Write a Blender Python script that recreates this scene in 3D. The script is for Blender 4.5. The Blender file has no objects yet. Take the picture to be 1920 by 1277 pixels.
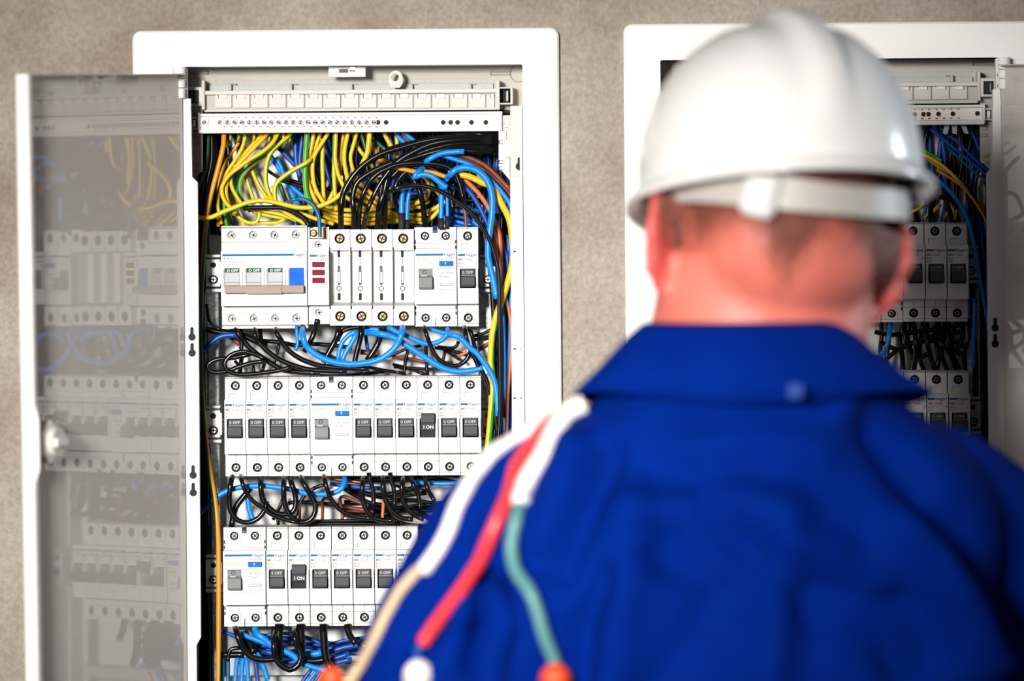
import bpy, math, random
from mathutils import Vector, Matrix, Euler
from mathutils.bvhtree import BVHTree

random.seed(7)
S = bpy.context.scene
COL = S.collection

# ------------------------------------------------------------------ camera, world, lights, exposure
F, D, ZC = 11500.0, 5.0, 1.65          # focal length in px of a 1920 px frame, distance to the breaker fronts, eye height
HX, HY = 960.0, 395.0                  # optical axis in the frame
ROLL = math.radians(0.45)
U = D / F                              # metres per pixel at the breaker fronts

cam_d = bpy.data.cameras.new('camera')
cam = bpy.data.objects.new('camera', cam_d)
COL.objects.link(cam)
cam_d.sensor_width = 36.0
cam_d.lens = F / 1920.0 * 36.0
cam_d.shift_y = -(638.5 - HY) / 1920.0
cam.matrix_world = Matrix.Translation((0, -D, ZC)) @ Matrix.Rotation(math.pi / 2, 4, 'X') @ Matrix.Rotation(-ROLL, 4, 'Z')
cam_d.dof.use_dof = True
cam_d.dof.focus_distance = D + 0.01
cam_d.dof.aperture_fstop = 2.9
cam_d.clip_end = 100
S.camera = cam

W_ = bpy.data.worlds.new('world')
S.world = W_
W_.use_nodes = True
W_.node_tree.nodes['Background'].inputs[0].default_value = (0.93, 0.96, 1.0, 1)
W_.node_tree.nodes['Background'].inputs[1].default_value = 0.05


def area(name, loc, target, size, size_y, power, color, spread=180):
    d = bpy.data.lights.new(name, 'AREA')
    d.shape = 'RECTANGLE'
    d.size, d.size_y, d.energy, d.color = size, size_y, power, color
    d.spread = math.radians(spread)
    o = bpy.data.objects.new(name, d)
    COL.objects.link(o)
    o.location = loc
    o.rotation_euler = (Vector(target) - Vector(loc)).to_track_quat('-Z', 'Y').to_euler()
    return o


area('window_light', (-1.2, -4.9, 2.15), (-0.15, 0, 1.45), 0.6, 0.6, 3.6, (1.0, 0.965, 0.92), 18)
area('added_left_light', (-0.95, -2.9, 2.1), (0.08, -0.55, 1.56), 0.4, 0.6, 0.75, (1.0, 0.97, 0.93), 24)  # added narrow lamp that brightens the person from the left
area('helmet_glint_light', (1.15, -0.2, 1.76), (0.2, -0.5, 1.71), 0.08, 0.36, 0.22, (0.8, 0.9, 1.0), 30)  # added small lamp, only there for the cool glint on the helmet

S.view_settings.view_transform = 'Standard'
S.view_settings.look = 'None'
S.view_settings.exposure = 0.55
S.view_settings.gamma = 1.0
S.view_settings.use_curve_mapping = False
S.cycles.max_bounces = 6


def W(px, py, y=0.0):
    """frame pixel at depth y -> point in the room"""
    dx, dy = px - HX, py - HY
    ux = dx * math.cos(ROLL) - dy * math.sin(ROLL)
    uy = dx * math.sin(ROLL) + dy * math.cos(ROLL)
    s = (D + y) / F
    return Vector((ux * s, y, ZC - uy * s))


# ------------------------------------------------------------------ materials
def lin(c):
    c = c / 255.0
    return c / 12.92 if c <= 0.04045 else ((c + 0.055) / 1.055) ** 2.4


def srgb(r, g, b):
    return (lin(r), lin(g), lin(b), 1)


MATS = {}


def mat(name, col, rough=0.5, metal=0.0, spec=0.5, noise=0.0, nscale=40.0, bump=0.0, bscale=200.0, coat=0.0, sss=0.0, emit=None, coord='Object'):
    m = bpy.data.materials.new(name)
    m.use_nodes = True
    nt = m.node_tree
    b = nt.nodes['Principled BSDF']
    b.inputs['Base Color'].default_value = col
    b.inputs['Roughness'].default_value = rough
    b.inputs['Metallic'].default_value = metal
    b.inputs['Specular IOR Level'].default_value = spec
    if coat:
        b.inputs['Coat Weight'].default_value = coat
        b.inputs['Coat Roughness'].default_value = 0.02
    if sss:
        b.inputs['Subsurface Weight'].default_value = sss
        b.inputs['Subsurface Radius'].default_value = (0.012, 0.004, 0.002)
    tc = nt.nodes.new('ShaderNodeTexCoord')
    if noise:
        n = nt.nodes.new('ShaderNodeTexNoise')
        n.inputs['Scale'].default_value = nscale
        n.inputs['Detail'].default_value = 4
        nt.links.new(tc.outputs[coord], n.inputs['Vector'])
        r = nt.nodes.new('ShaderNodeMapRange')
        r.inputs['From Min'].default_value = 0.3
        r.inputs['From Max'].default_value = 0.7
        r.inputs['To Min'].default_value = 1 - noise
        r.inputs['To Max'].default_value = 1 + noise
        nt.links.new(n.outputs['Fac'], r.inputs['Value'])
        mx = nt.nodes.new('ShaderNodeVectorMath')
        mx.operation = 'SCALE'
        mx.inputs[0].default_value = col[:3]
        nt.links.new(r.outputs['Result'], mx.inputs['Scale'])
        nt.links.new(mx.outputs['Vector'], b.inputs['Base Color'])
    if bump:
        n2 = nt.nodes.new('ShaderNodeTexNoise')
        n2.inputs['Scale'].default_value = bscale
        n2.inputs['Detail'].default_value = 5
        nt.links.new(tc.outputs[coord], n2.inputs['Vector'])
        bp = nt.nodes.new('ShaderNodeBump')
        bp.inputs['Strength'].default_value = bump
        bp.inputs['Distance'].default_value = 0.002
        nt.links.new(n2.outputs['Fac'], bp.inputs['Height'])
        nt.links.new(bp.outputs['Normal'], b.inputs['Normal'])
    MATS[name] = m
    return m


mat('white_paint', (0.80, 0.785, 0.755, 1), 0.38, noise=0.02, nscale=9)
mat('shaded_door_paint', (0.55, 0.515, 0.465, 1), 0.5, coat=0.9)  # white paint darkened and warmed to carry the inner face's shade
mat('white_plastic', (0.74, 0.73, 0.715, 1), 0.6, spec=0.18)
mat('cream_plastic', (0.60, 0.57, 0.53, 1), 0.6, spec=0.18)
mat('beige_plastic', (0.44, 0.42, 0.375, 1), 0.6, spec=0.18, noise=0.03, nscale=30)
mat('cool_plastic', (0.42, 0.44, 0.435, 1), 0.6, spec=0.18)
mat('back_plate', (0.60, 0.60, 0.595, 1), 0.45, noise=0.06, nscale=14)
mat('taupe_plastic', (0.34, 0.275, 0.235, 1), 0.6, spec=0.18)
mat('toggle_grey', (0.058, 0.062, 0.067, 1), 0.6, spec=0.18)
mat('toggle_light', (0.19, 0.195, 0.20, 1), 0.6, spec=0.18)
mat('dark_hole', (0.012, 0.012, 0.013, 1), 0.6, spec=0.18)  # near-black that paints shade into wells, slots and gaps; also the pupils
mat('black_plastic', (0.02, 0.02, 0.022, 1), 0.6, spec=0.18)
mat('grey_line', (0.10, 0.10, 0.10, 1), 0.6, spec=0.18)
mat('shade_line', (0.27, 0.255, 0.235, 1), 0.6, spec=0.18)
mat('screw_metal', (0.36, 0.37, 0.38, 1), 0.35, 1.0)
mat('brass', (0.26, 0.15, 0.075, 1), 0.35, 1.0)
mat('steel', (0.56, 0.57, 0.58, 1), 0.45, 0.4, noise=0.08, nscale=60)
mat('logo_blue', srgb(16, 98, 150), 0.6, spec=0.18)
mat('logo_navy', srgb(24, 76, 122), 0.6, spec=0.18)
mat('print_grey', srgb(104, 102, 100), 0.6, spec=0.18)
mat('print_orange', srgb(168, 118, 90), 0.6, spec=0.18)
mat('print_black', srgb(40, 40, 40), 0.6)
mat('print_white', (0.8, 0.8, 0.8, 1), 0.5)
mat('print_pale', (0.42, 0.43, 0.44, 1), 0.5)
mat('button_blue', srgb(20, 105, 200), 0.6, spec=0.18)
mat('deep_blue', srgb(0, 90, 200), 0.6, spec=0.18)
mat('green_plate', srgb(18, 72, 50), 0.6, spec=0.18)
mat('green_edge', srgb(120, 165, 90), 0.5)
mat('red_lens', srgb(112, 10, 32), 0.6, spec=0.18)
mat('pale_cover', srgb(205, 228, 230), 0.15)
mat('lcd_pale', srgb(222, 220, 210), 0.35)
mat('copper', (0.62, 0.44, 0.36, 1), 0.4, 0.6)
mat('bar_pink', srgb(236, 226, 222), 0.4)
mat('print_brown', srgb(120, 80, 66), 0.6)
# wire insulation
WIRE = {
    'Y': ('yellow', srgb(228, 178, 24)), 'O': ('orange-yellow', srgb(216, 136, 24)), 'G': ('green', srgb(46, 150, 40)),
    'D': ('dark green', srgb(28, 84, 40)), 'K': ('black', (0.004, 0.004, 0.0045, 1)), 'B': ('bright blue', srgb(8, 124, 212)),
    'N': ('dark blue', srgb(14, 66, 150)), 'T': ('teal', srgb(16, 88, 128)), 'R': ('brown', srgb(112, 56, 36)),
    'U': ('copper brown', srgb(184, 100, 64)),
}
for k, (nm, c) in WIRE.items():
    mat('wire_' + nm.replace('-', '_').replace(' ', '_'), c, 0.36 if k != 'K' else 0.22, spec=0.4 if k != 'K' else 0.3)


def wm(k):
    return MATS['wire_' + WIRE[k][0].replace('-', '_').replace(' ', '_')]


def spangle(name):
    m = mat(name, (0.6, 0.64, 0.63, 1), 0.5, 0.35)
    nt = m.node_tree
    b = nt.nodes['Principled BSDF']
    tc = nt.nodes.new('ShaderNodeTexCoord')
    v = nt.nodes.new('ShaderNodeTexVoronoi')
    v.inputs['Scale'].default_value = 520
    nt.links.new(tc.outputs['Object'], v.inputs['Vector'])
    cr = nt.nodes.new('ShaderNodeValToRGB')
    cr.color_ramp.elements[0].color = (0.36, 0.43, 0.43, 1)
    cr.color_ramp.elements[1].color = (0.86, 0.88, 0.86, 1)
    sp = nt.nodes.new('ShaderNodeSeparateColor')
    nt.links.new(v.outputs['Color'], sp.inputs['Color'])
    nt.links.new(sp.outputs['Red'], cr.inputs['Fac'])
    nt.links.new(cr.outputs['Color'], b.inputs['Base Color'])
    return m


spangle('galvanised')


def plaster():
    m = bpy.data.materials.new('plaster')
    MATS['plaster'] = m
    m.use_nodes = True
    nt = m.node_tree
    b = nt.nodes['Principled BSDF']
    b.inputs['Roughness'].default_value = 0.9
    b.inputs['Specular IOR Level'].default_value = 0.15
    tc = nt.nodes.new('ShaderNodeTexCoord')
    n1 = nt.nodes.new('ShaderNodeTexNoise')
    n1.inputs['Scale'].default_value = 7
    n1.inputs['Detail'].default_value = 7
    n1.inputs['Roughness'].default_value = 0.62
    n2 = nt.nodes.new('ShaderNodeTexNoise')
    n2.inputs['Scale'].default_value = 260
    n2.inputs['Detail'].default_value = 4
    n3 = nt.nodes.new('ShaderNodeTexNoise')
    n3.inputs['Scale'].default_value = 75
    n3.inputs['Detail'].default_value = 8
    n3.inputs['Roughness'].default_value = 0.7
    for n in (n1, n2, n3):
        nt.links.new(tc.outputs['Object'], n.inputs['Vector'])
    cr = nt.nodes.new('ShaderNodeValToRGB')
    e = cr.color_ramp.elements
    e[0].position, e[0].color = 0.36, (0.275, 0.222, 0.178, 1)
    e[1].position, e[1].color = 0.62, (0.40, 0.352, 0.30, 1)
    k = e.new(0.47)
    k.color = (0.34, 0.29, 0.24, 1)
    nt.links.new(n1.outputs['Fac'], cr.inputs['Fac'])
    mr = nt.nodes.new('ShaderNodeMapRange')
    mr.inputs['From Min'].default_value, mr.inputs['From Max'].default_value = 0.3, 0.7
    mr.inputs['To Min'].default_value, mr.inputs['To Max'].default_value = 0.84, 1.12
    nt.links.new(n2.outputs['Fac'], mr.inputs['Value'])
    vm = nt.nodes.new('ShaderNodeVectorMath')
    vm.operation = 'SCALE'
    nt.links.new(cr.outputs['Color'], vm.inputs[0])
    nt.links.new(mr.outputs['Result'], vm.inputs['Scale'])
    nt.links.new(vm.outputs['Vector'], b.inputs['Base Color'])
    bp = nt.nodes.new('ShaderNodeBump')
    bp.inputs['Strength'].default_value = 0.75
    bp.inputs['Distance'].default_value = 0.004
    ad = nt.nodes.new('ShaderNodeMath')
    ad.operation = 'MULTIPLY_ADD'
    ad.inputs[1].default_value = 0.4
    nt.links.new(n2.outputs['Fac'], ad.inputs[0])
    nt.links.new(n3.outputs['Fac'], ad.inputs[2])
    nt.links.new(ad.outputs[0], bp.inputs['Height'])
    nt.links.new(bp.outputs['Normal'], b.inputs['Normal'])


plaster()
mat('floor_concrete', (0.25, 0.24, 0.22, 1), 0.8, noise=0.15, nscale=6, bump=0.3, bscale=60)


# ------------------------------------------------------------------ mesh builder
TEXT_CACHE = {}


def text_geo(s):
    if s not in TEXT_CACHE:
        cu = bpy.data.curves.new('text_tmp', 'FONT')
        cu.body = s
        cu.size = 1.0
        cu.resolution_u = 2
        cu.offset = 0.012
        o = bpy.data.objects.new('text_tmp', cu)
        COL.objects.link(o)
        dg = bpy.context.evaluated_depsgraph_get()
        me = bpy.data.meshes.new_from_object(o.evaluated_get(dg))
        vs = [(v.co.x, v.co.y) for v in me.vertices]
        fs = [tuple(p.vertices) for p in me.polygons]
        TEXT_CACHE[s] = (vs, fs)
        bpy.data.objects.remove(o)
        bpy.data.curves.remove(cu)
        bpy.data.meshes.remove(me)
    return TEXT_CACHE[s]


class MB:
    def __init__(self, sc=1.0):
        self.v, self.f, self.m = [], [], []
        self.sc = sc
        self.mats = []

    def mi(self, name):
        if name not in self.mats:
            self.mats.append(name)
        return self.mats.index(name)

    def add(self, vs, fs, mt):
        o = len(self.v)
        self.v += [tuple(p) for p in vs]
        i = self.mi(mt)
        for f in fs:
            self.f.append(tuple(o + k for k in f))
            self.m.append(i)

    def quad(self, a, b, c, d, mt):
        self.add([a, b, c, d], [(0, 1, 2, 3)], mt)

    def box(self, x0, x1, y0, y1, z0, z1, mt, ch=0.0):
        if x0 > x1: x0, x1 = x1, x0
        if y0 > y1: y0, y1 = y1, y0
        if z0 > z1: z0, z1 = z1, z0
        if ch <= 0:
            vs = [(x, y, z) for x in (x0, x1) for y in (y0, y1) for z in (z0, z1)]
            self.add(vs, [(0, 1, 3, 2), (4, 6, 7, 5), (0, 4, 5, 1), (2, 3, 7, 6), (0, 2, 6, 4), (1, 5, 7, 3)], mt)
            return
        c = min(ch, (x1 - x0) * .45, (y1 - y0) * .45, (z1 - z0) * .45)
        vs, idx = [], {}
        for i, x in enumerate((x0, x1)):
            for j, y in enumerate((y0, y1)):
                for k, z in enumerate((z0, z1)):
                    sx, sy, sz = (c, -c)[i], (c, -c)[j], (c, -c)[k]
                    for ax, p in enumerate(((x, y + sy, z + sz), (x + sx, y, z + sz), (x + sx, y + sy, z))):
                        idx[(i, j, k, ax)] = len(vs)
                        vs.append(p)
        fs = []
        for i in (0, 1):
            fs.append([idx[(i, j, k, 0)] for j, k in ((0, 0), (0, 1), (1, 1), (1, 0))])
            fs.append([idx[(j, i, k, 1)] for j, k in ((0, 0), (0, 1), (1, 1), (1, 0))])
            fs.append([idx[(j, k, i, 2)] for j, k in ((0, 0), (0, 1), (1, 1), (1, 0))])
        for a in (0, 1):
            for b in (0, 1):
                fs.append([idx[(a, b, 0, 0)], idx[(a, b, 1, 0)], idx[(a, b, 1, 1)], idx[(a, b, 0, 1)]])
                fs.append([idx[(a, 0, b, 0)], idx[(a, 1, b, 0)], idx[(a, 1, b, 2)], idx[(a, 0, b, 2)]])
                fs.append([idx[(0, a, b, 1)], idx[(1, a, b, 1)], idx[(1, a, b, 2)], idx[(0, a, b, 2)]])
                for k in (0, 1):
                    fs.append([idx[(a, b, k, 0)], idx[(a, b, k, 1)], idx[(a, b, k, 2)]])
        self.add(vs, fs, mt)

    def prism(self, prof, x0, x1, mt):
        """profile of (y, z) pulled along x"""
        n = len(prof)
        vs = [(x0, y, z) for y, z in prof] + [(x1, y, z) for y, z in prof]
        fs = [tuple(range(n)), tuple(range(2 * n - 1, n - 1, -1))]
        fs += [(i, (i + 1) % n, n + (i + 1) % n, n + i) for i in range(n)]
        self.add(vs, fs, mt)

    def prism_y(self, prof, y0, y1, mt):
        """outline of (x, z) pulled along y"""
        n = len(prof)
        vs = [(x, y0, z) for x, z in prof] + [(x, y1, z) for x, z in prof]
        fs = [tuple(range(n)), tuple(range(2 * n - 1, n - 1, -1))]
        fs += [(i, (i + 1) % n, n + (i + 1) % n, n + i) for i in range(n)]
        self.add(vs, fs, mt)

    def cyl(self, x, y0, y1, z, r, mt, n=16, r1=None):
        """cylinder whose axis runs along y"""
        r1 = r if r1 is None else r1
        c = [(math.cos(2 * math.pi * i / n), math.sin(2 * math.pi * i / n)) for i in range(n)]
        vs = [(x + r * a, y0, z + r * b) for a, b in c] + [(x + r1 * a, y1, z + r1 * b) for a, b in c]
        fs = [tuple(range(n)), tuple(range(2 * n - 1, n - 1, -1))]
        fs += [(i, (i + 1) % n, n + (i + 1) % n, n + i) for i in range(n)]
        self.add(vs, fs, mt)

    def annulus(self, x, z, y0, y1, r0, r1, mt, n=20):
        """flat ring with thickness, axis along y"""
        c = [(math.cos(2 * math.pi * i / n), math.sin(2 * math.pi * i / n)) for i in range(n)]
        vs = []
        for (r, y) in ((r0, y0), (r1, y0), (r1, y1), (r0, y1)):
            vs += [(x + r * a, y, z + r * b) for a, b in c]
        fs = []
        for q in range(4):
            for i in range(n):
                j = (i + 1) % n
                p = (q + 1) % 4
                fs.append((q * n + i, q * n + j, p * n + j, p * n + i))
        self.add(vs, fs, mt)

    def cyl_z(self, x, y, z0, z1, r, mt, n=16):
        c = [(math.cos(2 * math.pi * i / n), math.sin(2 * math.pi * i / n)) for i in range(n)]
        vs = [(x + r * a, y + r * b, z0) for a, b in c] + [(x + r * a, y + r * b, z1) for a, b in c]
        fs = [tuple(range(n)), tuple(range(2 * n - 1, n - 1, -1))]
        fs += [(i, (i + 1) % n, n + (i + 1) % n, n + i) for i in range(n)]
        self.add(vs, fs, mt)

    def plate(self, x0, x1, z0, z1, y, mt, hole=None, depth=0, wall='dark_hole', floor='dark_hole'):
        """front face with an optional hole: ('c', x, z, r) or ('r', x0, x1, z0, z1)"""
        if hole is None:
            self.quad((x0, y, z0), (x1, y, z0), (x1, y, z1), (x0, y, z1), mt)
            return
        if hole[0] == 'c':
            _, cx, cz, r = hole
            a = min(r * 1.12, cx - x0 - .01, x1 - cx - .01, cz - z0 - .01, z1 - cz - .01)
            hx0, hx1, hz0, hz1 = cx - a, cx + a, cz - a, cz + a
        else:
            _, hx0, hx1, hz0, hz1 = hole
        xs, zs = [x0, hx0, hx1, x1], [z0, hz0, hz1, z1]
        for i in range(3):
            for j in range(3):
                if i == 1 and j == 1: continue
                self.quad((xs[i], y, zs[j]), (xs[i + 1], y, zs[j]), (xs[i + 1], y, zs[j + 1]), (xs[i], y, zs[j + 1]), mt)
        yd = y + depth
        if hole[0] == 'r':
            p = [(hx0, hz0), (hx1, hz0), (hx1, hz1), (hx0, hz1)]
            for i in range(4):
                (xa, za), (xb, zb) = p[i], p[(i + 1) % 4]
                self.quad((xa, y, za), (xb, y, zb), (xb, yd, zb), (xa, yd, za), wall)
            self.quad(*[(q[0], yd, q[1]) for q in p], floor)
        else:
            n = 16
            ci, sq = [], []
            for i in range(n):
                t = 2 * math.pi * i / n
                c, s = math.cos(t), math.sin(t)
                k = a / max(abs(c), abs(s))
                ci.append((cx + r * c, cz + r * s))
                sq.append((cx + k * c, cz + k * s))
            for i in range(n):
                j = (i + 1) % n
                self.quad((sq[i][0], y, sq[i][1]), (sq[j][0], y, sq[j][1]), (ci[j][0], y, ci[j][1]), (ci[i][0], y, ci[i][1]), mt)
                self.quad((ci[i][0], y, ci[i][1]), (ci[j][0], y, ci[j][1]), (ci[j][0], yd, ci[j][1]), (ci[i][0], yd, ci[i][1]), wall)
            self.add([(c[0], yd, c[1]) for c in ci], [tuple(range(n))], floor)

    def text(self, s, x, z, y, h, mt, w=None, slant=0.0):
        """flat lettering standing in the x/z plane; x, z is its lower left corner, h its size"""
        vs, fs = text_geo(s)
        if not vs: return
        mx = max(v[0] for v in vs)
        kx = h if w is None else w / mx
        self.add([(x + a * kx + slant * b * h, y, z + b * h) for a, b in vs], fs, mt)

    def tube(self, path, r, mt, sides=8, stripe=None, phase=0.0, twist=0.0, cap=True, round_end=False):
        """round cord along a path of Vectors; r a number or a list; stripe = (material, sides painted with it)"""
        n = len(path)
        rr = r if isinstance(r, (list, tuple)) else [r] * n
        up = Vector((0, -1, 0.13)).normalized()
        vs = []
        for i, p in enumerate(path):
            t = (path[min(i + 1, n - 1)] - path[max(i - 1, 0)])
            t = t.normalized() if t.length > 1e-9 else Vector((0, 0, 1))
            a = (up - t * up.dot(t))
            a = a.normalized() if a.length > 1e-4 else t.orthogonal().normalized()
            b = t.cross(a)
            for k in range(sides):
                ph = phase + twist * i / max(n - 1, 1) + 2 * math.pi * k / sides
                vs.append(p + (a * math.cos(ph) + b * math.sin(ph)) * rr[i])
        o = len(self.v)
        self.v += [tuple(p) for p in vs]
        im = self.mi(mt)
        i2 = self.mi(stripe[0]) if stripe else im
        for i in range(n - 1):
            for k in range(sides):
                l = (k + 1) % sides
                self.f.append((o + i * sides + k, o + i * sides + l, o + (i + 1) * sides + l, o + (i + 1) * sides + k))
                self.m.append(i2 if stripe and k < stripe[1] else im)
        if cap:
            self.f.append(tuple(o + k for k in range(sides)))
            self.m.append(im)
            self.f.append(tuple(o + (n - 1) * sides + k for k in range(sides - 1, -1, -1)))
            self.m.append(im)

    def ball(self, c, r, mt, nu=14, nv=9, rot=None):
        rx, ry, rz = r if isinstance(r, (tuple, list)) else (r, r, r)
        R = rot or Matrix.Identity(3)
        c = Vector(c)
        vs = [c + R @ Vector((0, 0, rz))]
        for j in range(1, nv):
            ph = math.pi * j / nv
            for i in range(nu):
                th = 2 * math.pi * i / nu
                vs.append(c + R @ Vector((rx * math.sin(ph) * math.cos(th), ry * math.sin(ph) * math.sin(th), rz * math.cos(ph))))
        vs.append(c + R @ Vector((0, 0, -rz)))
        fs = [(0, 1 + i, 1 + (i + 1) % nu) for i in range(nu)]
        for j in range(nv - 2):
            for i in range(nu):
                a = 1 + j * nu
                fs.append((a + i, a + nu + i, a + nu + (i + 1) % nu, a + (i + 1) % nu))
        a = 1 + (nv - 2) * nu
        fs += [(a + (i + 1) % nu, a + i, len(vs) - 1) for i in range(nu)]
        self.add(vs, fs, mt)

    def loft(self, rings, mt, closed=True, caps=True):
        n = len(rings[0])
        o = len(self.v)
        for r in rings:
            self.v += [tuple(p) for p in r]
        im = self.mi(mt)
        for j in range(len(rings) - 1):
            for i in range(n if closed else n - 1):
                k = (i + 1) % n
                self.f.append((o + j * n + i, o + j * n + k, o + (j + 1) * n + k, o + (j + 1) * n + i))
                self.m.append(im)
        if caps and closed:
            self.f.append(tuple(o + i for i in range(n - 1, -1, -1)))
            self.m.append(im)
            q = o + (len(rings) - 1) * n
            self.f.append(tuple(q + i for i in range(n)))
            self.m.append(im)

    def mesh(self, name, smooth=False, T=None):
        me = bpy.data.meshes.new(name)
        sc = self.sc
        vs = [(x * sc, y * sc, z * sc) for x, y, z in self.v]
        if T: vs = [T(p) for p in vs]
        me.from_pydata(vs, [], self.f)
        for nm in self.mats:
            me.materials.append(MATS[nm])
        me.polygons.foreach_set('material_index', self.m)
        if smooth is True:
            me.polygons.foreach_set('use_smooth', [True] * len(self.f))
        me.update()
        if smooth == 'auto':
            me.polygons.foreach_set('use_smooth', [True] * len(self.f))
            me.set_sharp_from_angle(angle=math.radians(35))
        return me


def tag(o, label=None, cat=None, group=None, kind=None):
    if label: o['label'] = label
    if cat: o['category'] = cat
    if group: o['group'] = group
    if kind: o['kind'] = kind
    return o


def ob(name, me, parent=None, loc=None):
    o = bpy.data.objects.new(name, me)
    COL.objects.link(o)
    if loc is not None: o.location = loc
    if parent is not None: o.parent = parent
    return o


def root(name, loc, label, cat, group=None):
    return tag(ob(name, None, None, loc), label, cat, group)


# ------------------------------------------------------------------ the wall and the floor
def xr(px, y=0.0): return W(px, 400, y).x
def zr(py, px=960, y=0.0): return W(px, py, y).z


YW, YF, YB = -0.018, -0.0245, 0.072      # plaster face, flange face, back plate of the cabinets
# left cabinet opening (metres)
LX0, LX1 = W(338, 600).x, W(981, 300).x
LZ1, LZ0 = W(660, 124).z, W(660, 1480).z
# the right cabinet is the same cabinet with its hinges on the other side
RXM = W(345, 300).x + W(1874, 300).x
RDZ = W(1500, 112).z - W(660, 124).z
RX0, RX1 = RXM - LX1, RXM - LX0

xs = [-1.7, LX0, LX1, RX0, RX1, 1.7]
zs = [0.0, LZ0 + min(RDZ, 0), max(LZ1, LZ1 + RDZ), 2.7]
b = MB()
for i in range(5):
    for j in range(3):
        if j == 1 and i in (1, 3): continue
        b.box(xs[i], xs[i + 1], YW, 0.2, zs[j], zs[j + 1], 'plaster')
tag(ob('wall_back', b.mesh('wall_back')), kind='structure')
b = MB()
b.box(-1.7, 1.7, -6.0, YW, -0.05, 0.0, 'floor_concrete')
tag(ob('floor', b.mesh('floor')), kind='structure')


# ------------------------------------------------------------------ the two distribution cabinets
def rounded_ring(x0, x1, z0, z1, rad, n=6):
    pts = []
    for cx, cz, a0 in ((x1 - rad, z1 - rad, 0), (x0 + rad, z1 - rad, 90), (x0 + rad, z0 + rad, 180), (x1 - rad, z0 + rad, 270)):
        for k in range(n + 1):
            a = math.radians(a0 + 90 * k / n)
            pts.append((cx + rad * math.cos(a), cz + rad * math.sin(a)))
    return pts


def keyhole(cx, cz, r, slot, up, n=10):
    """outline of a keyhole: round head with a narrower slot"""
    pts = []
    s = 1 if up else -1
    w = r * 0.48
    a0 = math.asin(w / r)
    for k in range(n + 1):
        a = math.pi / 2 + a0 + (2 * math.pi - 2 * a0) * k / n
        pts.append((cx + r * math.cos(a), cz + s * r * math.sin(a)))
    top = cz + s * slot
    for k in range(5):
        a = math.pi * k / 4
        pts.append((cx + w * math.cos(a), top + s * w * math.sin(a)))
    return pts


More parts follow.
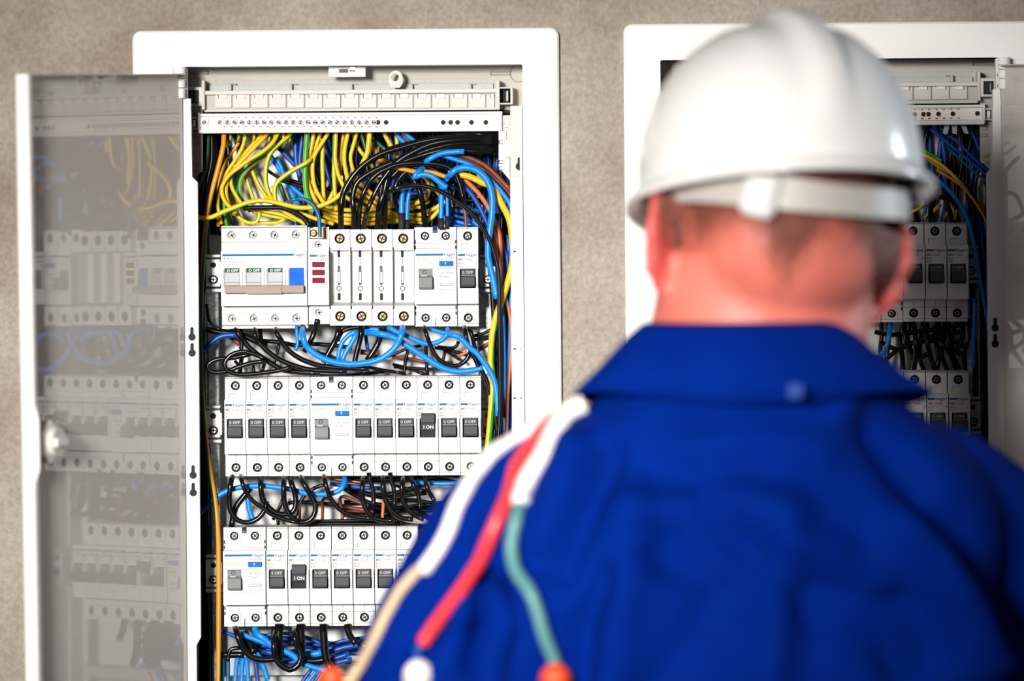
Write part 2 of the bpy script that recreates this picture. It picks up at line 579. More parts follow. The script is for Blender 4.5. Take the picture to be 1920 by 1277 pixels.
def cabinet(mirror, label):
    if mirror:
        T = lambda p: (RXM - p[0], p[1], p[2] + RDZ)
    else:
        T = None
    org = T((LX0, YF, LZ0)) if T else (LX0, YF, LZ0)
    org = Vector(org)

    def TT(p):
        q = T(p) if T else p
        return (q[0] - org.x, q[1] - org.y, q[2] - org.z)
    r = root('distribution_cabinet', org, label, 'cabinet', 'flush wall cabinets')

    def put(name, mb, parent=None, smooth=False, lab=None):
        o = ob(name, mb.mesh(name, smooth, TT), parent or r)
        if lab: o['label'] = lab
        return o

    def R(px0, py0, px1, py1, y):
        c = W((px0 + px1) / 2, (py0 + py1) / 2, y)
        s = (D + y) / F / 2
        return c.x - (px1 - px0) * s, c.x + (px1 - px0) * s, c.z - (py1 - py0) * s, c.z + (py1 - py0) * s

    def bx(mb, px0, py0, px1, py1, y0, y1, mt, ch=0.0):
        a, c, e, g = R(px0, py0, px1, py1, y0)
        mb.box(a, c, y0, y1, e, g, mt, ch)
    # flange round the opening
    fl = MB()
    OX0, OX1 = W(250, 300, YF).x, W(1049.5, 300, YF).x
    OZ1, OZ0 = W(650, 55, YF).z, LZ0 - 0.032
    n = 6
    c = 0.0016
    outer0 = rounded_ring(OX0, OX1, OZ0, OZ1, 0.007, n)
    outer1 = rounded_ring(OX0 + c, OX1 - c, OZ0 + c, OZ1 - c, 0.0056, n)
    inner1 = rounded_ring(LX0, LX1, LZ0, LZ1, 0.0015, n)
    rings = [[(x, YW + 0.001, z) for x, z in outer0], [(x, YF + c, z) for x, z in outer0], [(x, YF, z) for x, z in outer1],
             [(x, YF, z) for x, z in inner1], [(x, 0.03, z) for x, z in inner1]]
    fl.loft(rings, 'white_paint', caps=False)
    put('flange', fl, smooth='auto')
    # box: sides and back
    bk = MB()
    e = 0.0012
    bk.box(LX0 - e, LX0, 0.03, YB, LZ0, LZ1, 'beige_plastic')
    bk.box(LX1, LX1 + e, 0.03, YB, LZ0, LZ1, 'beige_plastic')
    bk.box(LX0, LX1, 0.03, YB, LZ1, LZ1 + e, 'beige_plastic')
    bk.box(LX0, LX1, 0.03, YB, LZ0 - e, LZ0, 'beige_plastic')
    put('box_side', bk)
    bp = MB()
    bp.box(LX0 - e, LX1 + e, YB, YB + 0.002, LZ0, LZ1, 'back_plate')
    for px, py in ((657, 927), (657, 650), (520, 350), (800, 350)):       # embossed crosses of the back plate
        a = W(px, py, YB)
        bp.box(a.x - .006, a.x + .006, YB - .0006, YB, a.z - .0015, a.z + .0015, 'beige_plastic')
        bp.box(a.x - .0015, a.x + .0015, YB - .0007, YB, a.z - .006, a.z + .006, 'beige_plastic')
    put('back_plate', bp)
    # inner strip beside the opening, away from the hinges
    st = MB()
    y0 = -0.012
    bx(st, 961, 331, 984, 1500, y0, 0.07, 'cream_plastic', .0006)
    bx(st, 957, 198, 984, 331, y0 + .004, 0.07, 'cream_plastic', .0006)
    bx(st, 979, 198, 984, 1500, y0 - .004, y0 + .001, 'white_plastic', .0004)
    for py in (653, 745, 470):
        bx(st, 963, py, 967, py + 3, y0 - .0004, y0 + .001, 'dark_hole')
        bx(st, 976, py, 979, py + 3, y0 - .0004, y0 + .001, 'dark_hole')
    k = W(974, 312, y0 + .0036)
    st.prism_y(keyhole(k.x, k.z, .0032, .006, True), y0 + .0036, y0 + .006, 'dark_hole')
    put('inner_strip', st)
    # moulded cover above the wiring
    tp = MB()
    yp = 0.022
    bx(tp, 338, 122, 984, 212, yp, yp + .004, 'beige_plastic')
    bx(tp, 392, 147, 920, 149, yp - .0008, yp, 'beige_plastic')
    bx(tp, 392, 158, 925, 169, yp - .003, yp, 'cool_plastic', .0004)
    # raised outlines: slot on the hinge side, paddle on the other
    bx(tp, 350, 133, 391, 135, yp - .001, yp, 'shade_line')
    bx(tp, 350, 138, 391, 140, yp - .001, yp, 'shade_line')
    bx(tp, 389, 133, 391, 140, yp - .001, yp, 'shade_line')
    bx(tp, 920, 134, 957, 136, yp - .001, yp, 'shade_line')
    bx(tp, 920, 139, 957, 141, yp - .001, yp, 'shade_line')
    bx(tp, 919, 134, 921, 141, yp - .001, yp, 'shade_line')
    a = W(972, 138, yp)
    tp.annulus(a.x, a.z, yp - .001, yp, .0064, .0072, 'shade_line')
    for i in range(40):
        bx(tp, 398 + i * 13, 151, 398 + i * 13 + 7, 155, yp - .0004, yp, 'cool_plastic')
    put('cover', tp)
    for px in (431, 545, 658, 771, 881):
        t = MB()
        bx(t, px - 3, 157, px + 3, 170, yp - .009, yp - .002, 'beige_plastic', .0006)
        bx(t, px - 3, 157, px + 12, 159, yp - .004, yp - .002, 'shade_line')
        put('cover_tab', t)
    # tray with a row of knock-out panels
    tr = MB()
    yt = 0.006
    bx(tr, 383, 168, 931, 176, yt - .003, yt + .016, 'cream_plastic', .0006)
    bx(tr, 383, 176, 931, 205, yt + .002, yt + .016, 'beige_plastic')
    bx(tr, 383, 204, 931, 208, yt - .001, yt + .016, 'cream_plastic', .0005)
    bx(tr, 378, 150, 384, 206, yt - .005, yt + .016, 'cream_plastic', .0008)
    bx(tr, 930, 150, 937, 206, yt - .005, yt + .016, 'cream_plastic', .0008)
    bx(tr, 360, 208, 955, 214, yt + .012, yt + .02, 'dark_hole')  # near-black strip stands in for the shade in the gap below
    put('tray', tr)
    for i in range(16):
        x = 403 + i * 34.0
        t = MB()
        w = 31.5 if i < 15 else 14
        bx(t, x, 177, x + w, 202.5, yt, yt + .0025, 'cream_plastic', .0005)
        put('knockout_panel', t)
        t = MB()
        bx(t, x + 7, 176, x + 7 + min(16, w - 8), 184, yt - .0012, yt + .001, 'white_plastic', .0003)
        bx(t, x + 5.6, 176.5, x + 7, 184, yt - .0003, yt + .001, 'grey_line')
        put('panel_tab', t)
    # end clips of the tray
    t = MB()
    bx(t, 348, 163, 380, 199, yt - .004, yt + .016, 'cream_plastic', .0008)
    bx(t, 354, 169, 373, 194, yt - .0046, yt, 'dark_hole')
    bx(t, 359, 173, 361, 190, yt - .0052, yt - .004, 'shade_line')
    put('end_clip', t)
    t = MB()
    bx(t, 936, 163, 961, 166, yt - .004, yt + .016, 'cream_plastic', .0006)
    bx(t, 957, 163, 962, 196, yt - .004, yt + .016, 'cream_plastic', .0008)
    bx(t, 936, 193, 962, 196, yt - .004, yt + .016, 'cream_plastic', .0006)
    bx(t, 937, 166, 957, 193, yt + .008, yt + .016, 'dark_hole')
    bx(t, 949, 170, 953, 190, yt - .002, yt + .01, 'steel', .0006)
    put('end_clip', t)
    # latch plate with keyhole and screw
    t = MB()
    bx(t, 616, 124, 685.5, 144.5, -.006, .0, 'white_plastic', .0005)
    a, c2, e2, g2 = R(634, 128, 660, 138, -.0065)
    t.box(a, c2, -.0064, -.004, e2, g2, 'grey_line', .0015)
    put('latch_plate', t)
    t = MB()
    a = W(661, 133, -.0072)
    t.cyl(a.x, -.0072, -.005, a.z, .0034, 'screw_metal')
    t.box(a.x - .0026, a.x + .0026, -.0075, -.007, a.z - .0005, a.z + .0005, 'dark_hole')
    put('latch_screw', t)
    # hanging tab with a hole
    t = MB()
    c0 = W(742, 145, yt - .006)
    hw, rr = .0056, .0032
    n = 12
    out, inn = [], []
    for k in range(n):
        an = 2 * math.pi * k / n
        cx, sz = math.cos(an), math.sin(an)
        if sz >= -0.01: out.append((c0.x + hw * cx, c0.z + hw * sz))
        else:
            kx = cx / max(abs(cx), abs(sz)); kz = sz / max(abs(cx), abs(sz))
            out.append((c0.x + hw * kx, c0.z + .0085 * kz))
        inn.append((c0.x - .0006 + rr * cx, c0.z + rr * sz))
    for (ra, rb, ya, yb) in ((out, inn, yt - .006, yt - .006), (out, out, yt - .006, yt), (inn, inn, yt - .006, yt)):
        for k in range(n):
            l = (k + 1) % n
            if ra is rb: t.quad((ra[k][0], ya, ra[k][1]), (ra[l][0], ya, ra[l][1]), (ra[l][0], yb, ra[l][1]), (ra[k][0], yb, ra[k][1]), 'cream_plastic')
            else: t.quad((ra[k][0], ya, ra[k][1]), (ra[l][0], ya, ra[l][1]), (rb[l][0], ya, rb[l][1]), (rb[k][0], ya, rb[k][1]), 'cream_plastic')
    put('hanging_tab', t)
    # bracket plates at both ends of the terminal bar
    t = MB()
    pr = [(352, 200), (380, 200), (380, 318), (362, 336), (352, 336)]
    t.prism_y([(W(x, y, .012).x, W(x, y, .012).z) for x, y in pr], .012, .016, 'beige_plastic')
    for py in (255, 267, 306, 318):
        bx(t, 366, py, 376, py + 6, .011, .013, 'shade_line')
        bx(t, 368, py + 1.5, 379, py + 4.5, .0104, .0125, 'beige_plastic')
    put('side_bracket', t)
    t = MB()
    pr = [(935, 246), (963, 246), (963, 346), (935, 313)]
    t.prism_y([(W(x, y, -.002).x, W(x, y, -.002).z) for x, y in pr], -.002, .004, 'white_plastic')
    for py in (263, 300, 312):
        bx(t, 935, py, 943, py + 7, -.0028, -.001, 'grey_line')
        bx(t, 937, py + 1.2, 945, py + 5.8, -.0034, -.001, 'white_plastic')
    bx(t, 949, 247, 951, 262, -.0024, -.001, 'shade_line')
    bx(t, 948, 294, 960, 296, -.0024, -.001, 'shade_line')
    bx(t, 955, 296, 959, 330, -.003, -.001, 'shade_line')
    put('side_bracket', t)
    t = MB()
    bx(t, 943, 216, 959, 246, -.004, .02, 'cream_plastic', .0006)
    bx(t, 944, 221, 956, 241, -.0046, .0, 'steel', .001)
    put('bar_clip', t)
    t = MB()
    bx(t, 356, 219, 371, 243, .004, .02, 'cream_plastic', .0006)
    bx(t, 359, 223, 369, 239, .0034, .006, 'dark_hole')
    bx(t, 361, 225, 367, 238, .0028, .005, 'galvanised')
    put('bar_clip', t)
    # galvanised uprights and the mounting feet of the device rails
    for (x0, x1) in ((388, 413), (897, 926)):
        t = MB()
        bx(t, x0, 545, x1, 1500, .044, .050, 'galvanised', .0006)
        bx(t, x0, 545, x0 + 2.5, 1500, .038, .050, 'galvanised')
        put('upright', t)
    for cy in (513, 796, 1076, 1360):
        t = MB()
        bx(t, 386, cy - 8, 930, cy + 8, .062, .066, 'steel', .0005)
        bx(t, 386, cy - 13, 930, cy - 8, .056, .066, 'steel', .0005)
        bx(t, 386, cy + 8, 930, cy + 13, .056, .066, 'steel', .0005)
        put('device_rail', t)
        for (x0, x1, sd) in ((385, 413, 0), (899, 929, 1)):
            t = MB()
            bx(t, x0, cy - 27, x1, cy + 25, .03, .036, 'steel', .0006)
            bx(t, x0, cy + 28, x1 + 2, cy + 35, .03, .05, 'steel', .0006)
            bx(t, x0, cy - 36, x1, cy - 30, .03, .05, 'steel', .0006)
            bx(t, (x1 - 3) if sd == 0 else x0, cy - 22, (x1 + 3) if sd == 0 else x0 + 4, cy + 20, .028, .032, 'white_plastic', .0005)
            a = W((x0 + x1) / 2 + 1, cy - 16, .029)
            t.cyl(a.x, .0292, .031, a.z, .0022, 'dark_hole', 12)
            put('rail_foot', t)
            f = r.children[-1] if False else None
            s = MB()
            a = W((x0 + x1) / 2 + 1, cy + 11, .028)
            s.annulus(a.x, a.z, .0275, .030, .0022, .0036, 'black_plastic')
            s.cyl(a.x, .027, .030, a.z, .0023, 'screw_metal', 12)
            s.box(a.x - .002, a.x + .002, .0267, .028, a.z - .0004, a.z + .0004, 'dark_hole')
            s.box(a.x - .0004, a.x + .0004, .0267, .028, a.z - .002, a.z + .002, 'dark_hole')
            put('foot_screw', s)
    # lower moulded end
    t = MB()
    bx(t, 380, 1268, 930, 1290, .05, .07, 'cool_plastic', .001)
    put('lower_ledge', t)
    # hinge-side strip with keyhole slots
    hs = MB()
    yh = -.030
    pr = [(343, 185), (357, 185), (360, 332), (370, 342), (376, 1196), (368, 1210), (370, 1500), (343, 1500)]
    hs.prism_y([(W(x, y, yh).x, W(x, y, yh).z) for x, y in pr], yh, -.016, 'white_paint')
    put('hinge_strip', hs)
    for py in (629, 659, 888, 921):
        k = MB()
        a = W(360 + (py - 629) * .008, py + 3, yh)
        up = True
        k.prism_y(keyhole(a.x, a.z, .0031, .0068, up), yh - .0003, yh + .001, 'dark_hole')
        put('keyhole_slot', k)
    hg = MB()
    a = W(336, 150, -.034)
    for z0, z1 in ((125, 147), (149, 164), (166, 184)):
        p0, p1 = W(336, z1, -.034), W(336, z0, -.034)
        hg.cyl_z(p0.x, -.034, p0.z, p1.z, .0052, 'white_plastic')
    bx(hg, 334, 126, 351, 186, -.030, -.016, 'white_plastic', .001)
    for py in (158, 178):
        bx(hg, 344, py - 2, 349, py + 3, -.0305, -.028, 'dark_hole')
    put('hinge', hg, smooth='auto')
    # the open door: a folded steel pan
    beta = math.radians(66.5)
    wd = .279
    hx, hy = W(343, 300, -.033).x, -.033
    dx, dy = -math.cos(beta), -math.sin(beta)            # along the door, away from the hinge
    nx, ny = math.sin(beta), -math.cos(beta)             # inner face normal
    z1, z0 = W(200, 133, -.15).z, LZ0 - .01

    sag = math.radians(1.15)
    zh = W(345, 720).z

    def P(s, t, z):
        s, z = s + (z - zh) * sag * min(1, s / .05), z - s * sag
        return (hx + dx * s + nx * t, hy + dy * s + ny * t, z)

    def pbox(mb, s0, s1, t0, t1, za, zb, mt):
        vs = [P(s, t, z) for s in (s0, s1) for t in (t0, t1) for z in (za, zb)]
        mb.add(vs, [(0, 1, 3, 2), (4, 6, 7, 5), (0, 4, 5, 1), (2, 3, 7, 6), (0, 2, 6, 4), (1, 5, 7, 3)], mt)
    dr = MB()
    pbox(dr, .000, wd, -.0012, 0, z0, z1, 'shaded_door_paint')
    door = put('door', dr)
    lp = MB()
    th = .0105
    zm = W(40, 812, -.29).z
    prof = [(z0, th), (zm - .034, th), (zm - .022, th + .0035), (zm + .016, th + .0035), (zm + .028, th), (z1, th)]
    ring_a = [P(wd, -.0012, z) for z, t in prof] + [P(wd, t, z) for z, t in reversed(prof)]
    ring_b = [P(wd - .0012, -.0012, z) for z, t in prof] + [P(wd - .0012, t, z) for z, t in reversed(prof)]
    lp.loft([ring_a, ring_b], 'white_paint')
    pbox(lp, wd - .004, wd, th - .001, th, z0, z1, 'white_paint')
    put('free_edge', lp, door)
    rm = MB()
    pbox(rm, .01, wd - .001, 0, .009, z1 - .001, z1, 'shaded_door_paint')
    put('rim', rm, door)
    rm = MB()
    pbox(rm, .01, wd - .001, 0, .009, z0, z0 + .001, 'shaded_door_paint')
    put('rim', rm, door)
    lk = MB()
    zl = W(85, 818, -.28).z
    s0 = wd - .030
    hexo = [(s0 + .0165 * math.cos(math.radians(60 * k + 30)), zl + .0165 * math.sin(math.radians(60 * k + 30))) for k in range(6)]
    lk.loft([[P(s, .0005, z) for s, z in hexo], [P(s, .009, z) for s, z in hexo]], 'white_plastic')
    c1 = [(s0 + .0115 * math.cos(math.radians(20 * k)), zl + .0115 * math.sin(math.radians(20 * k))) for k in range(18)]
    lk.loft([[P(s, .009, z) for s, z in c1], [P(s, .016, z) for s, z in c1]], 'cream_plastic')
    pbox(lk, s0 - .009, s0 + .009, .016, .019, zl - .003, zl + .003, 'white_plastic')
    put('latch', lk, door)
    return r


cabinet(False, 'left flush white distribution cabinet, its steel door swung open to the left')
cabinet(True, 'right flush white distribution cabinet, half hidden behind the person and shaded')


# ------------------------------------------------------------------ devices; local units are frame pixels at the breaker fronts
SH = 30.0           # the terminals lie this far behind the nose


def screw_mesh(big=False, bright='screw_metal'):
    b = MB(U)
    r = 7.0 if big else 5.6
    b.cyl(0, 0, 4, 0, r * .82, bright, 14, r)
    b.box(-r * .75, r * .75, -.35, .8, -1.15, 1.15, 'dark_hole')
    b.box(-1.15, 1.15, -.35, .8, -r * .75, r * .75, 'dark_hole')
    b.box(r * .3, r * .62, -.3, .5, r * .3, r * .52, 'grey_line')
    return b.mesh('terminal_screw', 'auto')


SCREW = screw_mesh()
SCREW_BIG = screw_mesh(True, 'brass')
SCREW_PALE = screw_mesh(False, 'steel')


def shell(b, w, zt, zb, nt, nb, th, bh, win, depth=10, ys=SH, mt='white_plastic', yn=0.0, wf='dark_hole', rec=10, wall='dark_hole'):
    """moulded housing: w wide, shoulders with round screw wells th/bh, nose from nt down to nb with windows"""
    x0, x1 = -w / 2 + .65, w / 2 - .65
    back = 122
    for (za, zc, hs) in ((nt, zt, th), (zb, nb, bh)):
        if hs:
            n = len(hs)
            ed = [x0] + [(hs[i][0] + hs[i + 1][0]) / 2 for i in range(n - 1)] + [x1]
            for i in range(n):
                b.plate(ed[i], ed[i + 1], za, zc, ys, mt, ('c',) + tuple(hs[i]), rec, wall, wall)
        else:
            b.plate(x0, x1, za, zc, ys, mt)
    if win:
        n = len(win)
        ed = [x0] + [(win[i][1] + win[i + 1][0]) / 2 for i in range(n - 1)] + [x1]
        for i in range(n):
            b.plate(ed[i], ed[i + 1], nb, nt, yn, mt, ('r',) + tuple(win[i]), depth, mt, wf)
    else:
        b.plate(x0, x1, nb, nt, yn, mt)
    b.quad((x0, ys, nt), (x1, ys, nt), (x1, yn, nt), (x0, yn, nt), mt)
    b.quad((x0, ys, nb), (x1, ys, nb), (x1, yn, nb), (x0, yn, nb), mt)
    b.quad((x0, ys, zt), (x1, ys, zt), (x1, back, zt), (x0, back, zt), mt)
    b.quad((x0, ys, zb), (x1, ys, zb), (x1, back, zb), (x0, back, zb), mt)
    b.quad((x0, back, zb), (x1, back, zb), (x1, back, zt), (x0, back, zt), mt)
    for x in (x0, x1):
        prof = [(back, zt), (ys, zt), (ys, nt), (yn, nt), (yn, nb), (ys, nb), (ys, zb), (back, zb)]
        b.add([(x, y, z) for y, z in prof], [tuple(range(8))], mt)


def hline(b, x0, x1, z, y, mt='shade_line', t=.5):
    b.box(x0, x1, y - .25, y + .2, z - t, z + t, mt)


def vline(b, x, z0, z1, y, mt='shade_line', t=.45):
    b.box(x - t, x + t, y - .25, y + .2, z0, z1, mt)


def logo(b, x0, x1, z, tw=22):
    """blue bar with the maker's wordmark at its end"""
    b.box(x0, x1 - tw - 1, -.35, .1, z, z + 4.0, 'logo_blue')
    b.text('hager', x1 - tw, z - .2, -.3, 7.6, 'logo_navy', w=tw)


def toggle_mesh(on, name='toggle'):
    b = MB(U)
    if on:
        prof = [(6, -7), (1, -7), (-3, 6), (-15, 8), (-16, 22), (-13, 25), (6, 25)]
    else:
        prof = [(6, 16), (1, 16), (-3, 3), (-15, 0), (-17, -14), (-14, -18), (6, -18)]
    b.prism(prof, -12.5, 12.5, 'toggle_grey')
    if on:
        b.box(-12.5, 12.5, -14.6, -10, 8.0, 9.2, 'toggle_light')
    else:
        b.box(-12.5, 12.5, -6.2, -1, 2.2, 3.8, 'toggle_light')
    return b.mesh('toggle')


def toggle_text(on):
    b = MB(U)
    if on:
        b.text('I ON', -8.5, -4.0, -2.6, 8.6, 'print_white', w=19)
    else:
        b.text('0 OFF', -10.5, 6.2, -2.9, 7.4, 'print_pale', w=20)
    return b.mesh('lettering')


TOG = {v: (toggle_mesh(v), toggle_text(v)) for v in (True, False)}
BODY = {}


def mcb_body():
    if 'mcb' not in BODY:
        b = MB(U)
        shell(b, 40.4, 93, -93, 51, -50, [(0, 77, 8.8)], [(0, -77, 8.8)], [(-14.5, 14.5, -21, 16)], 8)
        hline(b, -19.5, 19.5, -66, SH)
        hline(b, -19.5, 19.5, -87.5, SH)
        hline(b, -19.5, 19.5, 91, SH, 'shade_line', .9)
        vline(b, 0, -66, -51, SH)
        vline(b, 0, 85, 93, SH)
        vline(b, 0, -93, -87, SH)
        vline(b, -12, 53, 63, SH, 'grey_line')
        hline(b, -12, 2, 63, SH, 'grey_line', .4)
        for x in (-17, 17):
            b.box(x - 1.8, x + 1.8, -4.5, .5, -20, 15, 'white_plastic', .6)
        BODY['mcb'] = b.mesh('housing')
    return BODY['mcb']


PRINT = {}


def mcb_print(code, amp):
    key = (code, amp)
    if key not in PRINT:
        b = MB(U)
        logo(b, -18.5, 18, 39.5, 22)
        b.text(code, -18, 30.5, -.3, 7.4, 'print_orange', w=27)
        b.text(amp, -18, 24, -.3, 6, 'print_grey', w=10)
        b.text('400', -18, 18.6, -.3, 5, 'print_grey', w=9)
        b.text('3', 14, 24.5, -.3, 6.4, 'print_grey')
        PRINT[key] = b.mesh('printed_label')
    return PRINT[key]


def screws(r, pts, me, y):
    for (x, z) in pts:
        s = ob('terminal_screw', me, r, (x * U, y * U, z * U))
        s.rotation_euler = (0, random.uniform(0, math.pi), 0)


def breaker(px, py, on, label, group, code='MB 116A', amp='B10'):
    r = root('circuit_breaker', W(px, py, 0), label, 'circuit breaker', group)
    ob('housing', mcb_body(), r)
    me, tx = TOG[on]
    t = ob('toggle', me, r)
    t['label'] = 'dark grey toggle pushed up to ON' if on else 'dark grey toggle pushed down to OFF'
    ob('lettering', tx, t)
    ob('printed_label', mcb_print(code, amp), r)
    screws(r, [(0, 77), (0, -77)], SCREW, SH + 4)
    return r


def rcd_meshes():
    if 'rcd' in BODY: return BODY['rcd']
    b = MB(U)
    shell(b, 80.3, 93, -93, 50, -51, [(-19.5, 77, 8.2), (19.5, 77, 8.2)], [(-19.5, -77, 8.2), (19.5, -77, 8.2)], [(-31.5, -5.5, -23, 15)], 8, wf='shade_line')
    b.box(-5, 4, SH - .4, SH + 6, 82, 93.2, 'dark_hole')
    b.box(-4, 3, SH - .5, SH + 3, 82, 87, 'grey_line')
    for x in (-38, 38):
        for z in (56, 66, -58, -68):
            b.box(x - 1.2, x + 1.2, SH - .4, SH + 1, z - 3.5, z + 3, 'dark_hole')
    hline(b, -37, 37, 63, SH)
    hline(b, -37, 37, -88, SH)
    vline(b, -1, -93, -78, SH, 'grey_line', .9)
    for s in (-1, 1):
        hline(b, -37, 37, s * 53 + 1, SH, 'grey_line', .4)
    for cx in (-19.5, 19.5):
        vline(b, cx + 11, 64, 84, SH)
        vline(b, cx + 11, -86, -66, SH)
    hline(b, -39.5, 39.5, 16, 0, 'shade_line', .5)
    hline(b, -39.5, -32, -9, 0)
    hline(b, -39.5, 39.5, -28, 0, 'shade_line', .3)
    body = b.mesh('housing')
    p = MB(U)
    logo(p, -37, 38, 40, 22)
    p.text('CD 226J', -37, 33, -.3, 5, 'print_orange', w=22)
    p.text('I 0.03A', 6, 33, -.3, 5, 'print_grey', w=28)
    p.text('25A 230V AC', 8, 6, -.3, 6, 'print_grey', w=28)
    p.text('T test', 8, -1, -.3, 6, 'print_grey', w=17)
    p.text('test monthly', 8, -24.5, -.3, 4, 'print_grey', w=26)
    prn = p.mesh('printed_label')
    w = MB(U)
    w.box(-34, -8.5, -.5, .5, 24.5, 29.5, 'green_edge')
    w.box(-33, -9.5, -.8, .5, 25.5, 28.5, 'lcd_pale')
    win = w.mesh('indicator_window')
    t = MB(U)
    t.box(7, 33, -5, 1, 20.5, 30, 'button_blue', .8)
    t.box(10, 30, -5.6, -4, 22.5, 28, 'logo_blue', .4)
    t.text('T', 17, 23, -5.9, 6.5, 'print_white')
    tb = t.mesh('test_button')
    g = MB(U)
    prof = [(6, 14), (0, 14), (-2, 3), (-14, -1), (-17, -18), (-14, -22), (6, -22)]
    g.prism(prof, -31, -6, 'toggle_light')
    g.box(-27, -16, -6.2, -1, 1.5, 3.5, 'cool_plastic')
    tg = g.mesh('toggle')
    o = MB(U)
    o.annulus(-20.5, 9.5, -1.6, -.8, 2.6, 4.0, 'print_black')
    let = o.mesh('lettering')
    s = MB(U)
    s.box(8, 32.5, -.5, .5, -16.5, -12, 'grey_line')
    s.box(9, 31.5, -.7, .5, -15.5, -13, 'lcd_pale')
    slot = s.mesh('label_slot')
    BODY['rcd'] = (body, prn, win, tb, tg, let, slot)
    return BODY['rcd']


def rcd(px, py, label):
    body, prn, win, tb, tg, let, slot = rcd_meshes()
    r = root('residual_current_device', W(px, py, 0), label, 'circuit breaker', 'residual current devices')
    ob('housing', body, r)
    ob('printed_label', prn, r)
    ob('indicator_window', win, r)
    ob('test_button', tb, r)['label'] = 'blue test button'
    t = ob('toggle', tg, r)
    t['label'] = 'light grey toggle pushed down'
    ob('lettering', let, t)
    ob('label_slot', slot, r)
    screws(r, [(-19.5, 77), (19.5, 77), (-19.5, -77), (19.5, -77)], SCREW_PALE, SH + 4)
    return r


# --- top row of the left cabinet
def main_switch():
    r = root('main_switch', W(495, 519.5, 0), 'wide four-pole main switch with taupe handle bar, left end of the top row', 'switch')
    b = MB(U)
    hx = [-61, -20.3, 20, 60]
    wins = [(-74, -46, -19, 17), (-33, -5, -19, 17), (7, 35, -19, 17), (47.5, 75.5, -19, 17)]
    shell(b, 162.5, 96, -97, 49, -54, [(x, 78.5, 8.6) for x in hx], [(x, -78.5, 8.6) for x in hx], wins, 9, wall='cool_plastic', rec=7, wf='beige_plastic')
    for z in (66, 64.8, -69.5):
        hline(b, -80.5, 80.5, z, SH, 'shade_line', .4)
    hline(b, -80.5, 80.5, -91, SH, 'shade_line', 1.6)
    hline(b, -80.5, 80.5, 93, SH, 'shade_line', 1.4)
    for (x0, x1, z0, z1) in wins:
        for x in (x0 - 3.2, x1 + 3.2):
            b.box(x - 2, x + 2, -4, .5, -19, 15, 'white_plastic', .6)
    ob('housing', b.mesh('housing'), r)
    p = MB(U)
    logo(p, -78, 78, 39.5, 21)
    p.text('SB 463', -78, 33.5, -.3, 5.4, 'print_grey', w=18)
    p.text('63A 400V AC22A', -78, 27.5, -.3, 5, 'print_orange', w=42)
    p.text('IEC 60947-3', -78, 21.5, -.3, 5, 'print_orange', w=28)
    ob('printed_label', p.mesh('printed_label'), r)
    for i, (x0, x1, z0, z1) in enumerate(wins):
        w = MB(U)
        if i < 3:
            w.box(x0 + .6, x1 - .6, 1, 8, 9, 17, 'green_plate')
            w.text('O OFF', x0 + 4, 10.3, .7, 6.8, 'print_white', w=21)
            w.prism([(8, 9), (2, 9), (-1, -4), (-4, -15), (8, -15)], x0 + .6, x1 - .6, 'cool_plastic')
            w.box(x0 + .6, x1 - .6, -4, -2, -10.5, -9, 'shade_line')
            o = ob('pole_indicator', w.mesh('pole_indicator'), r)
            o['label'] = 'grey pole indicator with a green OFF strip'
        else:
            w.prism([(8, 17), (2, 17), (1, 8), (-2, -4), (-4, -15), (8, -15)], x0 + .6, x1 - .6, 'deep_blue')
            w.box(x0 + .6, x1 - .6, -3.4, -1, -9, -7.5, 'logo_blue')
            o = ob('pole_indicator', w.mesh('pole_indicator'), r)
            o['label'] = 'bright blue neutral pole indicator'
    h = MB(U)
    for (x0, x1, zz) in ((-73.5, -33, -29.5), (-33, 33.5, -31), (34.5, 74.5, -29.8)):
        h.prism([(2, -15), (-16, -16), (-20, -22), (-18, zz), (2, zz)], x0, x1, 'taupe_plastic')
    h.box(33.5, 34.5, -17, 0, -29, -16, 'print_brown')
    ob('handle_bar', h.mesh('handle_bar'), r)
    screws(r, [(x, 78.5) for x in hx] + [(x, -78.5) for x in hx], SCREW_PALE, SH + 2)


